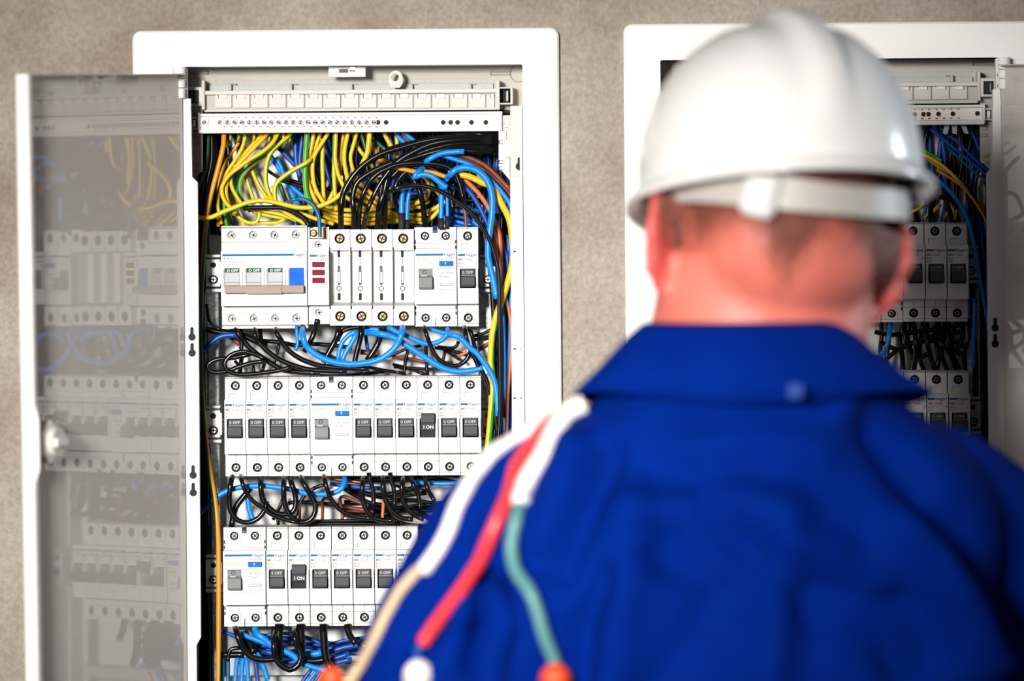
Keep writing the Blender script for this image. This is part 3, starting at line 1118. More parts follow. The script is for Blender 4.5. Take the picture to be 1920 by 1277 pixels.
def lamp_module():
    r = root('indicator_lamp_module', W(597, 521, 0), 'narrow white module with three dark red lenses beside the main switch', 'indicator')
    b = MB(U)
    shell(b, 40.2, 73, -87, 50, -51, [(0, 62, 7.6)], [(0, -65.5, 7.6)], None, wall='cool_plastic', rec=6)
    b.box(-19.6, 19.6, SH + 20, 120, 73, 95, 'white_plastic')
    b.box(16.5, 19.6, SH, 120, 73, 95, 'white_plastic')
    b.box(-19.6, -17, SH, 120, 73, 95, 'white_plastic')
    hline(b, -19.5, 19.5, 72, SH)
    b.text('T', 12, 62, SH - .4, 6, 'print_grey')
    ob('housing', b.mesh('housing'), r)
    p = MB(U)
    logo(p, -16.5, 18, 39.5, 20)
    p.text('SB 6127 400V', -17, 32.5, -.3, 5, 'print_orange', w=33)
    ob('printed_label', p.mesh('printed_label'), r)
    for zc in (25, 10, -5):
        l = MB(U)
        l.box(-11.5, 12, -2, 1, zc - 5, zc + 5.2, 'red_lens', .8)
        ob('lens', l.mesh('lens'), r)['label'] = 'dark red lens'
    c = MB(U)
    c.box(-19, 19.5, -3, 1, -51, -22, 'pale_cover', .8)
    c.box(-13, 13, -3.4, -2.5, -40, -28, 'lcd_pale', .3)
    c.box(-19, 19.5, -3.5, -2.5, -46.5, -45.5, 'cool_plastic')
    c.text('123', -9, -38, -3.6, 9, 'cool_plastic', w=18)
    ob('flip_cover', c.mesh('flip_cover'), r)['label'] = 'pale blue clear flip cover'
    t = MB(U)
    t.box(-18, 16, SH + 8, SH + 16, 74, 94, 'brass', .6)
    t.cyl(-10, SH + 2, SH + 10, 84, 7, 'black_plastic', 14)
    t.cyl(-10, SH, SH + 3, 84, 4.5, 'brass', 12)
    t.box(-14, -6, SH - .5, SH + 1, 83.2, 84.8, 'dark_hole')
    ob('terminal', t.mesh('terminal'), r)
    t = MB(U)
    t.cyl(-9, SH + 4, SH + 12, -83, 7.5, 'black_plastic', 14)
    t.cyl(-9, SH + 2, SH + 5, -83, 5, 'screw_metal', 12)
    t.box(-13, -5, SH + 1.5, SH + 3, -83.8, -82.2, 'dark_hole')
    ob('terminal', t.mesh('terminal'), r)
    screws(r, [(0, 62)], SCREW_PALE, SH + 2)
    screws(r, [(0, -65.5)], SCREW, SH + 2)


def fuse_base_mesh():
    b = MB(U)
    w = 39.7
    x0, x1 = -w / 2 + .45, w / 2 - .45
    ysh, yr = 18.0, 40.0
    m = 'white_plastic'
    b.plate(x0, x1, 51, 90, ysh, m, ('c', 0, 73, 9.8), 10)
    b.plate(x0, x1, -90, -53, ysh, m, ('c', 0, -73, 9.8), 10)
    b.quad((x0, ysh, 51), (x1, ysh, 51), (x1, yr, 51), (x0, yr, 51), m)
    b.quad((x0, ysh, -53), (x1, ysh, -53), (x1, yr, -47), (x0, yr, -47), 'cool_plastic')
    b.plate(x0, x1, -47, 51, yr, m)
    for (za, zc, y) in ((51, 90, ysh), (-90, -53, ysh)):
        for x in (x0, x1):
            b.quad((x, y, za), (x, 122, za), (x, 122, zc), (x, y, zc), m)
    for x in (x0, x1):
        b.quad((x, yr, -47), (x, 122, -47), (x, 122, 51), (x, yr, 51), m)
    b.box(x1 - 1.6, x1, yr - 18, yr, -47, 51, m)
    b.quad((x0, ysh, 90), (x1, ysh, 90), (x1, 122, 90), (x0, 122, 90), m)
    b.quad((x0, ysh, -90), (x1, ysh, -90), (x1, 122, -90), (x0, 122, -90), m)
    b.box(x0, x0 + 1.8, ysh - .3, ysh + 1, 51, 57, 'dark_hole')
    b.box(x0, x0 + 1.8, ysh - .3, ysh + 1, -59, -53, 'dark_hole')
    vline(b, 0, 84, 90, ysh, 'grey_line')
    body = b.mesh('housing')
    c = MB(U)
    xo = -2.5
    c.box(xo - 2.6, xo + 2.6, yr - .5, yr + 1, 38, 51, 'dark_hole')
    c.box(xo - .6, xo + .6, yr - .4, yr + 1, 24, 38, 'grey_line')
    c.box(xo - 2.6, xo + 2.6, yr - .5, yr + 1, 12, 22, 'grey_line')
    c.box(xo - 3, xo + 3, yr - .6, yr + 1, -12, 12, 'grey_line')
    c.box(xo - 1.7, xo + 1.7, yr - .8, yr + 1, -10, 10, 'white_plastic')
    c.box(xo - 2.4, xo + 2.4, yr - .5, yr + 1, -15, -9, 'grey_line')
    c.annulus(xo, -21, yr - .8, yr + 1, 3.2, 5, 'grey_line', 14)
    c.box(xo - .6, xo + .6, yr - .4, yr + 1, -30, -26, 'grey_line')
    c.box(xo - 2.8, xo + 2.8, yr - .5, yr + 1, -43, -30, 'dark_hole')
    return body, c.mesh('contact_slot')


main_switch()
lamp_module()
fb, fc = fuse_base_mesh()
ordn = ['first', 'second', 'third', 'fourth', 'fifth', 'sixth', 'seventh', 'eighth', 'ninth', 'tenth']
for i in range(4):
    r = root('fuse_base', W(637 + 39.8 * i, 520.5, 0), '%s open fuse base of four, counted from the red lens module' % ordn[i], 'fuse holder', 'open fuse bases in the top row')
    ob('housing', fb, r)
    ob('contact_slot', fc, r)
    screws(r, [(0, 73), (0, -73)], SCREW_BIG, 18 + 4)
rcd(816.5, 519.5, 'two-module residual current device in the top row beside the open fuse bases')
breaker(877.3, 519.5, False, 'single narrow breaker set to OFF at the right end of the top row', 'breakers of the left cabinet', 'MB 110A')
# --- middle row
P2 = 40.17
for i in range(12):
    px = 420.5 + P2 * (i + .5)
    py = 800.2 - (px - 660) * .0045
    if i == 4:
        rcd(px + P2 / 2, py, 'residual current device in the middle row between breakers, blue test button')
        continue
    if i == 5: continue
    if i < 4: lab = 'middle-row breaker set to OFF, %s of the four left of the residual current device' % ordn[i]
    elif i == 9: lab = 'middle-row breaker with its grey toggle up at ON'
    elif i < 9: lab = 'middle-row breaker set to OFF, %s to the right of the residual current device' % ordn[i - 6]
    else: lab = 'middle-row breaker set to OFF, %s to the right of the one at ON' % ordn[i - 10]
    breaker(px, py, i == 9, lab, 'breakers of the left cabinet', 'MB 116A')
# --- bottom row
P3 = 40.7
rcd(458, 1083.5, 'residual current device at the left end of the bottom breaker row')
for i in range(7):
    px = 499 + P3 * (i + .5)
    py = 1083 - (px - 560) * .004
    if i == 1: lab = 'bottom-row breaker with its grey toggle up at ON'
    elif i == 0: lab = 'bottom-row breaker set to OFF right beside the residual current device'
    elif i == 6: lab = 'bottom-row breaker mostly hidden behind the blue sleeve'
    else: lab = 'bottom-row breaker set to OFF, %s to the right of the one at ON' % ordn[i - 2]
    breaker(px, py, i == 1, lab, 'breakers of the left cabinet', 'MB 115A')
# --- right cabinet
rcd(1654, 511.5, 'residual current device of the right cabinet hidden behind the right ear')
for i in range(3):
    breaker(1714.5 + 41 * i, 510.5, False, ['upper-row breaker of the right cabinet next to the right ear', 'upper-row breaker of the right cabinet, middle of the three in view', 'upper-row breaker at the right end of the right cabinet'][i], 'breakers of the right cabinet', 'MB 116A')
for i in range(4):
    breaker(1676.5 + 41 * i, 789.5, False, ['lower-row breaker of the right cabinet, almost covered by the blue shoulder', 'lower-row breaker of the right cabinet, half covered by the blue shoulder', 'lower-row breaker of the right cabinet, second from its right end', 'lower-row breaker at the right end of the right cabinet'][i], 'breakers of the right cabinet', 'MB 110A')


# ------------------------------------------------------------------ terminal bars
def terminal_bar(T, label, x_first, n_scr, holes, copper=False):
    o3 = W(656, 230, .004)
    if T: o3 = Vector(T(o3))
    r = root('terminal_bar', o3, label, 'terminal bar', 'earth terminal bars')

    def TT(p):
        q = T(p) if T else p
        return (q[0] - o3.x, q[1] - o3.y, q[2] - o3.z)

    def bx(mb, px0, py0, px1, py1, y0, y1, mt, ch=0.0):
        c = W((px0 + px1) / 2, (py0 + py1) / 2, y0)
        s = (D + y0) / F / 2
        mb.box(c.x - (px1 - px0) * s, c.x + (px1 - px0) * s, y0, y1, c.z - (py1 - py0) * s, c.z + (py1 - py0) * s, mt, ch)

    def put(name, mb, parent=None, smooth=False):
        return ob(name, mb.mesh(name, smooth, TT), parent or r)
    h = MB()
    bx(h, 370, 211, 942, 248, .004, .026, 'cream_plastic', .0006)
    bx(h, 372, 211, 942, 216, .002, .012, 'white_plastic', .0004)
    bx(h, 372, 239.5, 942, 248, .000, .012, 'white_plastic', .0006)
    bx(h, 370, 211, 375, 248, .001, .012, 'white_plastic', .0006)
    put('housing', h)
    c = MB()
    bx(c, 376, 217, 940, 239, .0030, .006, 'bar_pink')
    for k in range(44):
        x = 418 + k * 6.8
        if k % 2 == 0:
            bx(c, x, 219.5, x + 5, 221.5, .0026, .004, 'print_brown')
            bx(c, x, 236.5, x + 5, 238.5, .0026, .004, 'print_brown')
        else:
            bx(c, x, 219, x + 3, 221, .0026, .004, 'copper')
    put('conductor', c)
    for k in range(n_scr):
        x = 383 if k == 0 else (412 if k == 1 else x_first + (k - 2) * 13.75)
        big = k < 2
        a = W(x, 229.5, .0015)
        s = MB()
        rr = .0036 if big else .0027
        if big: s.box(a.x - .0036, a.x + .0036, .0016, .004, a.z - .0044, a.z + .0044, 'white_plastic', .0008)
        s.cyl(a.x, .0008, .004, a.z, rr * .85, 'white_plastic', 14, rr)
        ang = random.uniform(0, math.pi)
        s.annulus(a.x, a.z, .0006, .001, .0011, .0017, 'logo_navy', 12)
        dx, dz = math.cos(ang) * .0017, math.sin(ang) * .0017
        s.tube([Vector((a.x - dx, .0007, a.z - dz)), Vector((a.x + dx, .0007, a.z + dz))], .0004, 'print_black', 5)
        put('terminal_screw', s)
    if copper:
        for x, tl in ((441, 5), (428, 0), (412, -6)):
            q = MB()
            q.prism_y([(W(px, py, .012).x, W(px, py, .012).z) for px, py in ((x - 5, 248), (x + 5, 248), (x + 4 + tl, 266), (x - 4 + tl, 268))], .010, .014, 'cool_plastic')
            put('bar_tag', q)
    for x in holes:
        a = W(x, 229.5, .003)
        s = MB()
        s.annulus(a.x, a.z, .0022, .003, .0020, .0025, 'bar_pink', 14)
        s.cyl(a.x, .0024, .0031, a.z, .0021, 'dark_hole', 14)
        put('empty_terminal', s)


terminal_bar(None, 'white earth terminal bar with a row of screws above the yellow wires', 426, 23, (709, 724, 831, 845, 858, 884, 911))
terminal_bar(lambda p: (RXM - p[0], p[1], p[2] + RDZ), 'pinkish terminal bar of the right cabinet, right of the white helmet', 600, 0, (431, 458, 477, 486, 503, 385, 540, 560), True)




# ------------------------------------------------------------------ wiring: every wire is a thing of its own
def smooth_path(pts, step=0.006):
    """Catmull-Rom through the points"""
    out = []
    n = len(pts)
    for i in range(n - 1):
        p0, p1, p2, p3 = pts[max(i - 1, 0)], pts[i], pts[i + 1], pts[min(i + 2, n - 1)]
        k = max(2, min(14, int((p2 - p1).length / step)))
        for j in range(k):
            t = j / k
            out.append(0.5 * ((2 * p1) + (p2 - p0) * t + (2 * p0 - 5 * p1 + 4 * p2 - p3) * t * t + (3 * p1 - p0 - 3 * p2 + p3) * t ** 3))
    out.append(pts[-1])
    return out


WIRES = []      # (zone, colour word, first px, object, hand-written label)


def wire(zone, k, r, d, spec, label=None, sleeve=None, group=None, twist=0.0, phase=None, dd=None):
    code = k[0]
    pts = []
    toks = spec.split()
    for i, tkn in enumerate(toks):
        q = tkn.split(',')
        dep = float(q[2]) if len(q) > 2 else d
        if dd and len(q) < 3:
            dep += dd * math.sin(math.pi * i / max(len(toks) - 1, 1))
        if dep > .05: dep = .05 + (dep - .05) * .5
        pts.append((float(q[0]), float(q[1]), dep))
    path = smooth_path([W(*p) for p in pts])
    o0 = path[0].copy()
    b = MB()
    rad = r * 0.5 * 2 * U
    stripe = None
    if k == 'Y': stripe = ('wire_green', 3)
    if k == 'YG': stripe = ('wire_green', 4)
    if k == 'O': stripe = ('wire_dark_green', 2)
    if k == 'OG': stripe, code = ('wire_dark_green', 5), 'O'
    if phase is None: phase = random.choice([0.75, 1.0, 3.4, 3.9]) if stripe else 0
    b.tube([p - o0 for p in path], rad, wm(code).name, 10 if r > 3 else 8, stripe, phase, twist)
    nm = 'earth_wire' if code in 'YO' else 'wire'
    o = ob(nm, b.mesh(nm, True), None, o0)
    o['category'] = 'wire'
    if group:
        tag(o, label, None, group)
    elif label:
        tag(o, label)
    else:
        cw = {'Y': 'yellow', 'YG': 'green-yellow'}.get(k, WIRE[code][0])
        WIRES.append((zone, cw, pts[0][0], o))
    if sleeve:
        s = MB()
        n = len(path)
        ln = 0.007
        seq = path if sleeve == 'start' else path[::-1]
        acc, sel = 0, [seq[0]]
        for a, c in zip(seq, seq[1:]):
            acc += (c - a).length
            sel.append(c)
            if acc > ln: break
        s.tube([p - o0 for p in sel], rad + 0.9 * U, 'black_plastic', 10)
        ob('end_sleeve', s.mesh('end_sleeve', True), o)
    return o


AN = 'under the left terminal bar'
# --- top wiring, left to right
wire('A', 'OG', 4.8, .010, '420,240,.016 419,271 412,303 404,334 396,365 390,397 384,440 380,500 377,560 376,640 377,700 380,760 386,830 394,885 404,945 409,1010 410,1080 410,1160 410,1290', 'thick orange-yellow earth wire running down the whole left side of the cabinet', twist=7.6, phase=1.57)
wire('A', 'D', 4.3, .03, '391,240 389,287 384,318 373,345 360,400', 'dark green wire dropping at the far left under the terminal bar')
for i, (x, g) in enumerate(((397, 0), (402, 0), (384, 1))):
    wire('A', 'K', 4.5, .034 + .006 * i, '%d,240 %d,300 %d,350 %d,420 %d,520 %d,700 %d,900 %d,1290' % (x, x, x - 10, x - 17, x - 18, x - 16, x - 10, x - 6))
wire('A', 'N', 4, .045, '380,330 376,400 382,470 384,560 388,640 390,800 396,950')
wire('A', 'Y', 4.1, .020, '493,240 492,252 480,265 464,282 448,306 437,322 433,338 437,356 451,379 462,394', dd=.01)
wire('A', 'Y', 4.3, .018, '502,240 500,252 483,270 464,290 445,310 430,330 424,348 424,368 430,387 440,402', dd=.008)
wire('A', 'Y', 4.1, .014, '522,240 520,252 511,268 492,285 470,298 448,314 429,329 417,348 416,362 422,378 432,389 442,400', dd=.006)
wire('A', 'YG', 3.6, .028, '459,245 458,263 453,279 439,303 422,328 411,356 408,381 410,397 415,420')
wire('A', 'O', 3.5, .034, '449,245 447,268 433,288 420,312 412,337 408,370 409,425')
wire('A', 'G', 3.4, .030, '462,250 455,280 442,312 428,340 420,380 425,425')
wire('A', 'YG', 4.0, .036, '530,240 528,255 506,285 480,303 461,320 450,340 450,362 458,381 470,397', phase=5.6)
wire('A', 'Y', 4.5, .022, '548,240 545,252 530,265 511,282 501,303 498,328 500,350 508,370 515,382', dd=.006)
wire('A', 'Y', 4.2, .046, '468,300 472,317 480,337 490,356 505,376')
wire('A', 'Y', 3.8, .048, '455,318 461,332 469,356 477,378')
wire('A', 'Y', 3.6, .05, '437,366 440,385 446,402 462,428')
wire('A', 'Y', 3.6, .05, '408,385 411,405 418,425')
wire('A', 'Y', 4.8, .006, '368,408 383,409 398,407 417,398 440,389 467,379 495,376 526,382 555,389 581,389.5 602,386 625,375 639,364 655,352', 'long yellow earth wire arching right across the other wires above the top breakers')
wire('A', 'Y', 4.0, .030, '440,399 454,412 470,418 481,415 486,404 484,395')
wire('A', 'Y', 3.6, .034, '484,418 511,418 521,417 533,411 545,405')
wire('A', 'Y', 4.0, .028, '482,393 500,397 520,401 540,407 556,414')
wire('A', 'YG', 4.0, .033, '470,393 489,401 526,408 547,409 575,418')
wire('A', 'K', 4.6, .016, '455,391 464,390 511,389 531,390 555,400 569,409 582,426', 'black wire curving below the long yellow wire to the red lens module')
wire('A', 'YG', 4.0, .024, '528,395 547,406 572,420')
wire('A', 'Y', 4.0, .026, '560,398 580,406 600,413 625,420')
wire('A', 'Y', 4.6, .014, '590,290,.03 580,302 565,311 547,321 525,337 516,350 515,365 517,381', 'yellow earth wire bending left in a wide hook above the long yellow one')
wire('A', 'T', 3.9, .000, '537,381,.02 546,376 556,373 568,373.5 584,381 595,398 599,415 600,440 600,445', 'teal wire looping over into the top terminal of the red lens module')
wire('A', 'YG', 4.9, .018, '577,240 576,251 573,287 572,318 573,350 578,375 588,392', 'bright green and yellow wire hanging straight beside the dark blue ones', phase=4.6)
wire('A', 'Y', 4.2, .024, '589,240 588,251 583,279 577,298 575,318 578,343 586,365 596,385')
wire('A', 'Y', 4.0, .028, '602,240 600,252 591,276 580,298 578,330 582,358 592,384')
wire('A', 'Y', 4.1, .020, '616,240 614,252 600,274 589,293 586,315 588,342 595,362 608,381')
wire('A', 'Y', 4.2, .026, '603,260 605,274 604,303 605,334 607,380')
wire('A', 'Y', 4.2, .022, '629,240 628,251 627,287 626,318 627,350 630,395')
wire('A', 'Y', 4.1, .016, '630,240 629,270 628,295 633,325 646,354')
wire('A', 'YG', 3.8, .030, '636,320 633,334 625,359 614,381')
wire('A', 'YG', 3.6, .030, '645,240 644,251 639,279 638,315 634,340')
wire('A', 'Y', 4.3, .018, '654,240 652,252 646,281 646,307 653,340')
wire('A', 'Y', 4.0, .022, '669,240 668,252 660,281 657,298 663,325')
wire('A', 'Y', 4.0, .034, '660,245 669,273 683,293 700,316')
wire('A', 'Y', 5.0, .014, '695,240 693,251 691,271 688,288 678,310', 'thick bright yellow wire leaning left in the middle under the terminal bar')
wire('A', 'D', 4.0, .028, '676,240 679,256 687,283 695,305')
wire('A', 'O', 4.2, .032, '688,250 697,273 712,295')
wire('A', 'YG', 4.3, .026, '720,240 722,254 738,282 750,300')
wire('A', 'Y', 4.0, .028, '743,240 743,252 746,285')
wire('A', 'D', 4.0, .036, '696,252 708,268 728,285')
wire('A', 'O', 5.5, .040, '700,290 714,300 733,309 748,318')
wire('A', 'B', 4.4, .026, '742,250 750,260 767,275')
wire('A', 'B', 4.4, .022, '756,246 764,254 785,271')
wire('A', 'R', 3.4, .028, '752,248 759,258 774,271')
# stubs dropping from the bar
for i in range(9):
    x = 432 + 13.75 * i + (3 if i % 2 else 0)
    wire('A', 'Y', 3.0, .024 + .002 * (i % 3), '%g,240 %g,252 %g,262 %g,275,.06' % (x, x, x + random.uniform(-2, 2), x - 6), 'short yellow wire end dropping from the left half of the terminal bar', group='short earth wire ends under the terminal bar')
# blue ones behind the yellow
wire('A', 'N', 5.0, .052, '553,240 554,275 556,310 566,340')
wire('A', 'N', 4.6, .050, '566,240 566,263 562,305 570,330')
wire('A', 'N', 4.6, .056, '520,275 533,288 552,309 575,330')
wire('A', 'B', 4.6, .052, '506,290 514,303 531,328 545,360 560,385')
wire('A', 'B', 4.4, .048, '517,295 527,313 537,340 563,364 580,378')
wire('A', 'N', 4.2, .06, '600,262 612,285 626,306 640,330')
wire('A', 'N', 4.2, .062, '612,250 620,275 640,320')
wire('A', 'K', 3.2, .044, '500,318 522,333 545,338 570,345 600,350')
wire('A', 'D', 4.6, .05, '524,345 530,360 538,382')
wire('A', 'K', 3.4, .046, '524,338 550,345 590,355 640,352')
# strands sweeping behind the black cables
SW = ['600,384 640,393 690,394 740,386 784,377 800,366', '602,390 640,403 690,404 740,400 786,386 806,376', '605,396 640,410 690,412 740,404 795,402 822,396',
      '606,404 640,418 700,420 745,415 798,418', '660,335 683,350 697,364 720,378 748,385 790,388', '662,348 676,360 695,372 722,392 752,403 790,412',
      '655,355 672,368 692,382 715,400 746,414', '640,362 664,380 690,394 720,410', '720,352 736,366 752,384 776,392', '700,330 716,346 730,352 741,372']
for i, s in enumerate(SW):
    wire('A2', 'YG' if i % 2 else 'Y', 4.2, .042 + .0025 * (i % 4), s)
wire('A2', 'YG', 4.2, .034, '792,330 800,336 804,352 801,367 790,377 770,384')
wire('A2', 'YG', 4.2, .036, '797,399 808,394 820,388 834,377')
wire('A2', 'YG', 4.2, .034, '800,414 811,407 821,396 830,386')
wire('A2', 'YG', 4.0, .038, '806,340 812,350 822,362 830,368')
# black cables over the top
BC = [(5.6, .000, '640,432,.03 639,396 643,365 655,340 672,318 697,298 724,285 755,276 790,266 840,258 905,257,.006 932,257,.013 946,257,.016'),
      (5.4, .004, '664,432,.03 664,397 661,373 667,346 682,331 705,318 735,305 763,297 795,284 850,270 905,268,.006 932,268,.013 946,268,.016'),
      (4.6, -.004, '680,432,.03 688,397 697,375 709,350 726,325 745,308 790,292 850,277 905,276,.006 932,276,.013 946,276,.016'),
      (5.0, -.006, '672,430,.03 676,380 690,345 706,327 724,317 744,309 770,306 800,306 830,310 850,320 862,345 870,380'),
      (6.6, .002, '709,432,.03 711,389 720,362 728,328 742,306 770,288 810,270 860,262 905,262,.006 932,262,.013 946,262,.016'),
      (5.4, .006, '721,432,.03 722,389 725,352 736,330 760,312 800,300 850,284 905,284,.006 932,284,.013 946,284,.016'),
      (5.6, .012, '798,432,.03 792,378 782,347 770,330 764,312 790,292 830,276 905,280,.006 932,280,.013 946,280,.016'),
      (4.6, .010, '756,420,.03 740,370 745,340 765,320 790,312 815,318 835,336 845,365 850,400'),
      (4.8, .012, '700,300 730,280 765,270 800,262 860,252 905,252,.006 932,252,.013 946,252,.016')]
for r, d, s in BC:
    wire('A3', 'K', r, d, s)
wire('A3', 'K', 4.4, -.012, '715,375,.01 735,357 760,349 790,348 820,356 850,373 880,395 900,420 918,450 931,490 936,533 936,596 937,640 938,730 936,800 930,860 925,920', 'thin black wire arching over the blue loops and down the right-hand channel')
# blue and brown over the right shoulder of the top row
wire('A4', 'B', 5.2, .010, '760,350 756,358 753,381 753,416 753,430', sleeve='end')
wire('A4', 'B', 4.4, .014, '771,350 768,358 764,381 763,412 763,430', sleeve='end')
wire('A4', 'B', 5.2, .008, '837,336,.000 829,350 827.5,383 827,409 827,430', sleeve='end')
wire('A4', 'B', 3.8, .014, '836,355 838,368 839,405 839,430', sleeve='end')
wire('A4', 'B', 5.6, -.004, '792,315,.004 784,323 776,333 786,328.5 798,327 812,332 828,345 838,352', 'bright blue wire with a tight hook at its left end above the top right device')
wire('A4', 'B', 5.2, -.008, '794,307,.008 800,302 817,292 838,286 870,284', 'short bright blue wire slipping under the black cables')
wire('A4', 'B', 6.3, -.010, '840,332,.004 846,326 856,317.5 874,314 893,319 908,331 918.5,350 923,374 922,404 917,443 915,480 923,515 932,560', 'thickest bright blue wire arching down the right of the top row')
wire('A4', 'B', 4.4, .000, '815,288 832,292 856,300 881,309 908,328 929,347 946,367 958,388 960,420 958,480')
wire('A4', 'N', 4.4, .006, '850,330 862,342 884,364 901,392 913,419 920,443 926,500')
wire('A4', 'R', 4.6, .010, '830,284 846,286.5 877,295 908,309 932,330 960,360')
wire('A4', 'R', 4.4, .014, '836,290 860,298 890,309 922,330 945,352 962,374')
wire('A4', 'U', 4.6, .008, '862,330 877,342 896,361 912,383 926,410 936,440 938,470 938,520 940,560')
wire('A4', 'U', 3.6, .006, '918,420 928,440 931,480 934,510')
wire('A4', 'R', 3.4, .016, '850,382 862,383 870,392 873,408 874,432')
wire('A4', 'OG', 4.6, .004, '745,316 760,318 776,322 797,322 817,325 838,333')
wire('A4', 'Y', 6.2, .000, '846,322,.008 853,326 880,331 905,343 924,352 941,383 955,412 960,447 961,489 954,523 945,551 938,572 931,590 923,627 920,679 924,713 920,780 914,850', 'thick yellow earth wire curving down the right side with a green back', phase=2.2, twist=2.4)
for i, s in enumerate(['838,392 868,397 890,400', '838,401 868,408 898,414', '838,411 866,418 890,424', '838,421 870,425 900,428', '872,410 890,418 906,430', '770,425 800,428 830,426', '850,384 876,388 900,398']):
    wire('A4', 'B' if i % 2 == 0 else 'N', 3.8, .03 + .004 * (i % 3), s)
# --- right channel
wire('E', 'B', 3.8, .012, '934,430 940,500 943,572 946,640 948,700 947,790 944,880')
wire('E', 'B', 3.6, .010, '960,500 958,560 955,640 953,690 951,760 949,880')
wire('E', 'N', 4.0, .016, '950,470 955,560 960,640 961,760 958,880')
wire('E', 'U', 3.4, .008, '940,540 950,565 957,600 959,650 955,700 951,760 949,840')
wire('E', 'R', 3.2, .020, '938,430 946,480 950,560 944,640 942,760 940,860')
wire('E', 'K', 4.6, .006, '928,560 936,600 937,680 933,760 925,830 918,880')
wire('E', 'N', 3.8, .022, '952,440 956,540 951,640 955,740 953,860')
wire('E', 'K', 5.0, .030, '905,430 918,500 926,600 926,720 928,860')
wire('E', 'K', 5.0, .034, '915,430 932,520 948,640 940,760 935,880')
wire('E', 'K', 4.6, .036, '950,400 962,520 962,700 958,880')
# --- between the top and the middle row
BB = [(5.0, .010, '438,612,.03 443,620 453,634 468,652 484,665 505,679 531,694 562,698 600,700'),
      (5.0, .006, '477,612,.03 478,622 481,636 495,652 515,669 541,682 573,692 604,695 650,697'),
      (5.0, .002, '517,612,.03 518,622 526,636 541,657 562,672 581,680 602,686 645,690 690,692'),
      (4.0, .03, '450,612 452,631 453,660 450,700'), (4.2, .028, '486,612 488,622 490,638 500,660'),
      (4.4, -.002, '495,672 479,665 462,660 448,660 431,667 421,682 428,696 448,702 479,701 526,694 545,688'),
      (4.4, .002, '470,664 438,671 411,673 395,679 389,688 398,698 424,697 442,690 469,681 500,677'),
      (6.0, .024, '386,617 411,623 442,625 468,634 500,650'), (3.2, .022, '388,570 389,585 393,602 402,612 414,619'),
      (4.2, .034, '490,639 526,642 557,648 581,645 618,647 660,652'), (3.0, .05, '474,680 477,703'), (3.4, .05, '497,678 490,703'),
      (3.2, .05, '525,640 520,660 512,690'), (5.2, .008, '595,600,.012 590,621 581,642 570,660'), (5.6, .008, '635,606,.03 634,618 631,634 618,658 606,680'),
      (5.2, .012, '676,606,.03 677,618 676,634 669,660 664,684'), (5.8, .006, '714,606,.03 715,618 712,636 701,658 688,676'),
      (4.2, .016, '633,640 641,622 660,615 690,612'), (4.2, .004, '795,608,.03 797,618 804,640 813,661 827,678 843,685 860,685 875,674 881,660'),
      (4.6, .000, '870,608,.03 872,620 877,646 889,669 900,693 911,710 923,750 931,800 936,850'), (4.2, .010, '880,608,.03 882,620 887,636 894,668 906,700'),
      (4.2, .012, '836,608,.03 838,618 838,626'), (3.0, .054, '738,688 809,692 860,690'), (3.0, .056, '736,683 770,692 800,704'), (3.4, .05, '766,650 760,680 757,706'),
      (3.6, .05, '799,640 799,670 802,706'), (3.2, .052, '815,652 845,657 876,666'), (3.0, .055, '832,655 852,668 870,680'), (3.2, .05, '835,655 832,670 828,690'),
      (3.4, .046, '860,640 855,650 843,653 820,650'), (3.2, .03, '888,630 905,626 925,616'), (3.2, .034, '888,637 905,634 925,632'),
      (3.2, .05, '700,672 730,668 760,655 790,648'), (3.0, .056, '690,688 720,694 760,700'), (3.2, .052, '440,676 450,690 446,704'), (3.6, .04, '690,655 700,668 716,672'),
      (3.2, .05, '540,690 600,704 660,703 720,697'), (3.6, .046, '560,640 590,660 620,668 660,690')]
for r, d, s in BB:
    wire('B', 'K', r, d, s)
wire('B', 'N', 5.2, .020, '380,656 389,649 406,635 422,629 445,628')
wire('B', 'R', 4.4, .045, '425,628 436,634 450,647')
wire('B', 'R', 3.2, .055, '735,669 770,673 800,679 850,680')
wire('B', 'R', 3.2, .05, '450,650 455,670 448,700')
wire('B', 'R', 3.4, .05, '676,680 679,706')
wire('B', 'R', 3.2, .04, '895,656 906,650 922,640')
wire('B', 'U', 3.2, .045, '858,668 872,662 870,652')
wire('B', 'R', 5, .03, '676,660 690,662 702,668')
wire('B', 'B', 6.0, -.010, '567,612,.02 568,628 573,647 591,664 618,677 654,683 690,680 716,672 737,656 748,640 754,622 755,610,.02', 'big bright blue loop hanging under the open fuse bases', sleeve='start')
wire('B', 'B', 3.4, .010, '556,610 557,630 558,645 554,658')
wire('B', 'B', 5.0, .004, '669,624 660,642 648,661 641,678')
wire('B', 'B', 4.4, .008, '668,622 655,628 643,640 636,658 634,676')
wire('B', 'N', 3.8, .03, '683,618 686,632 690,660')
wire('B', 'B', 4.4, .022, '683,619 700,617 725,620')
wire('B', 'B', 5.8, .000, '686,623,.016 709,625.5 727,629 743,635 757,644 774,655 803,674 832,691 860,697 888,694 905,690', 'long bright blue wire sagging to the right just above the middle row')
wire('B', 'B', 4.8, .006, '726,612 741,621 763,630 786,641 803,645 820,642 834,633 839,622 839,610,.03', sleeve='end')
wire('B', 'B', 4.0, .02, '804,616 820,621 836,625')
wire('B', 'B', 5.4, -.004, '838,627,.01 848,628 860,632 872,642 880,652 892,660 906,678 918,695 927,715 932,745 934,780', 'bright blue wire bending down at the right between the top and middle rows')
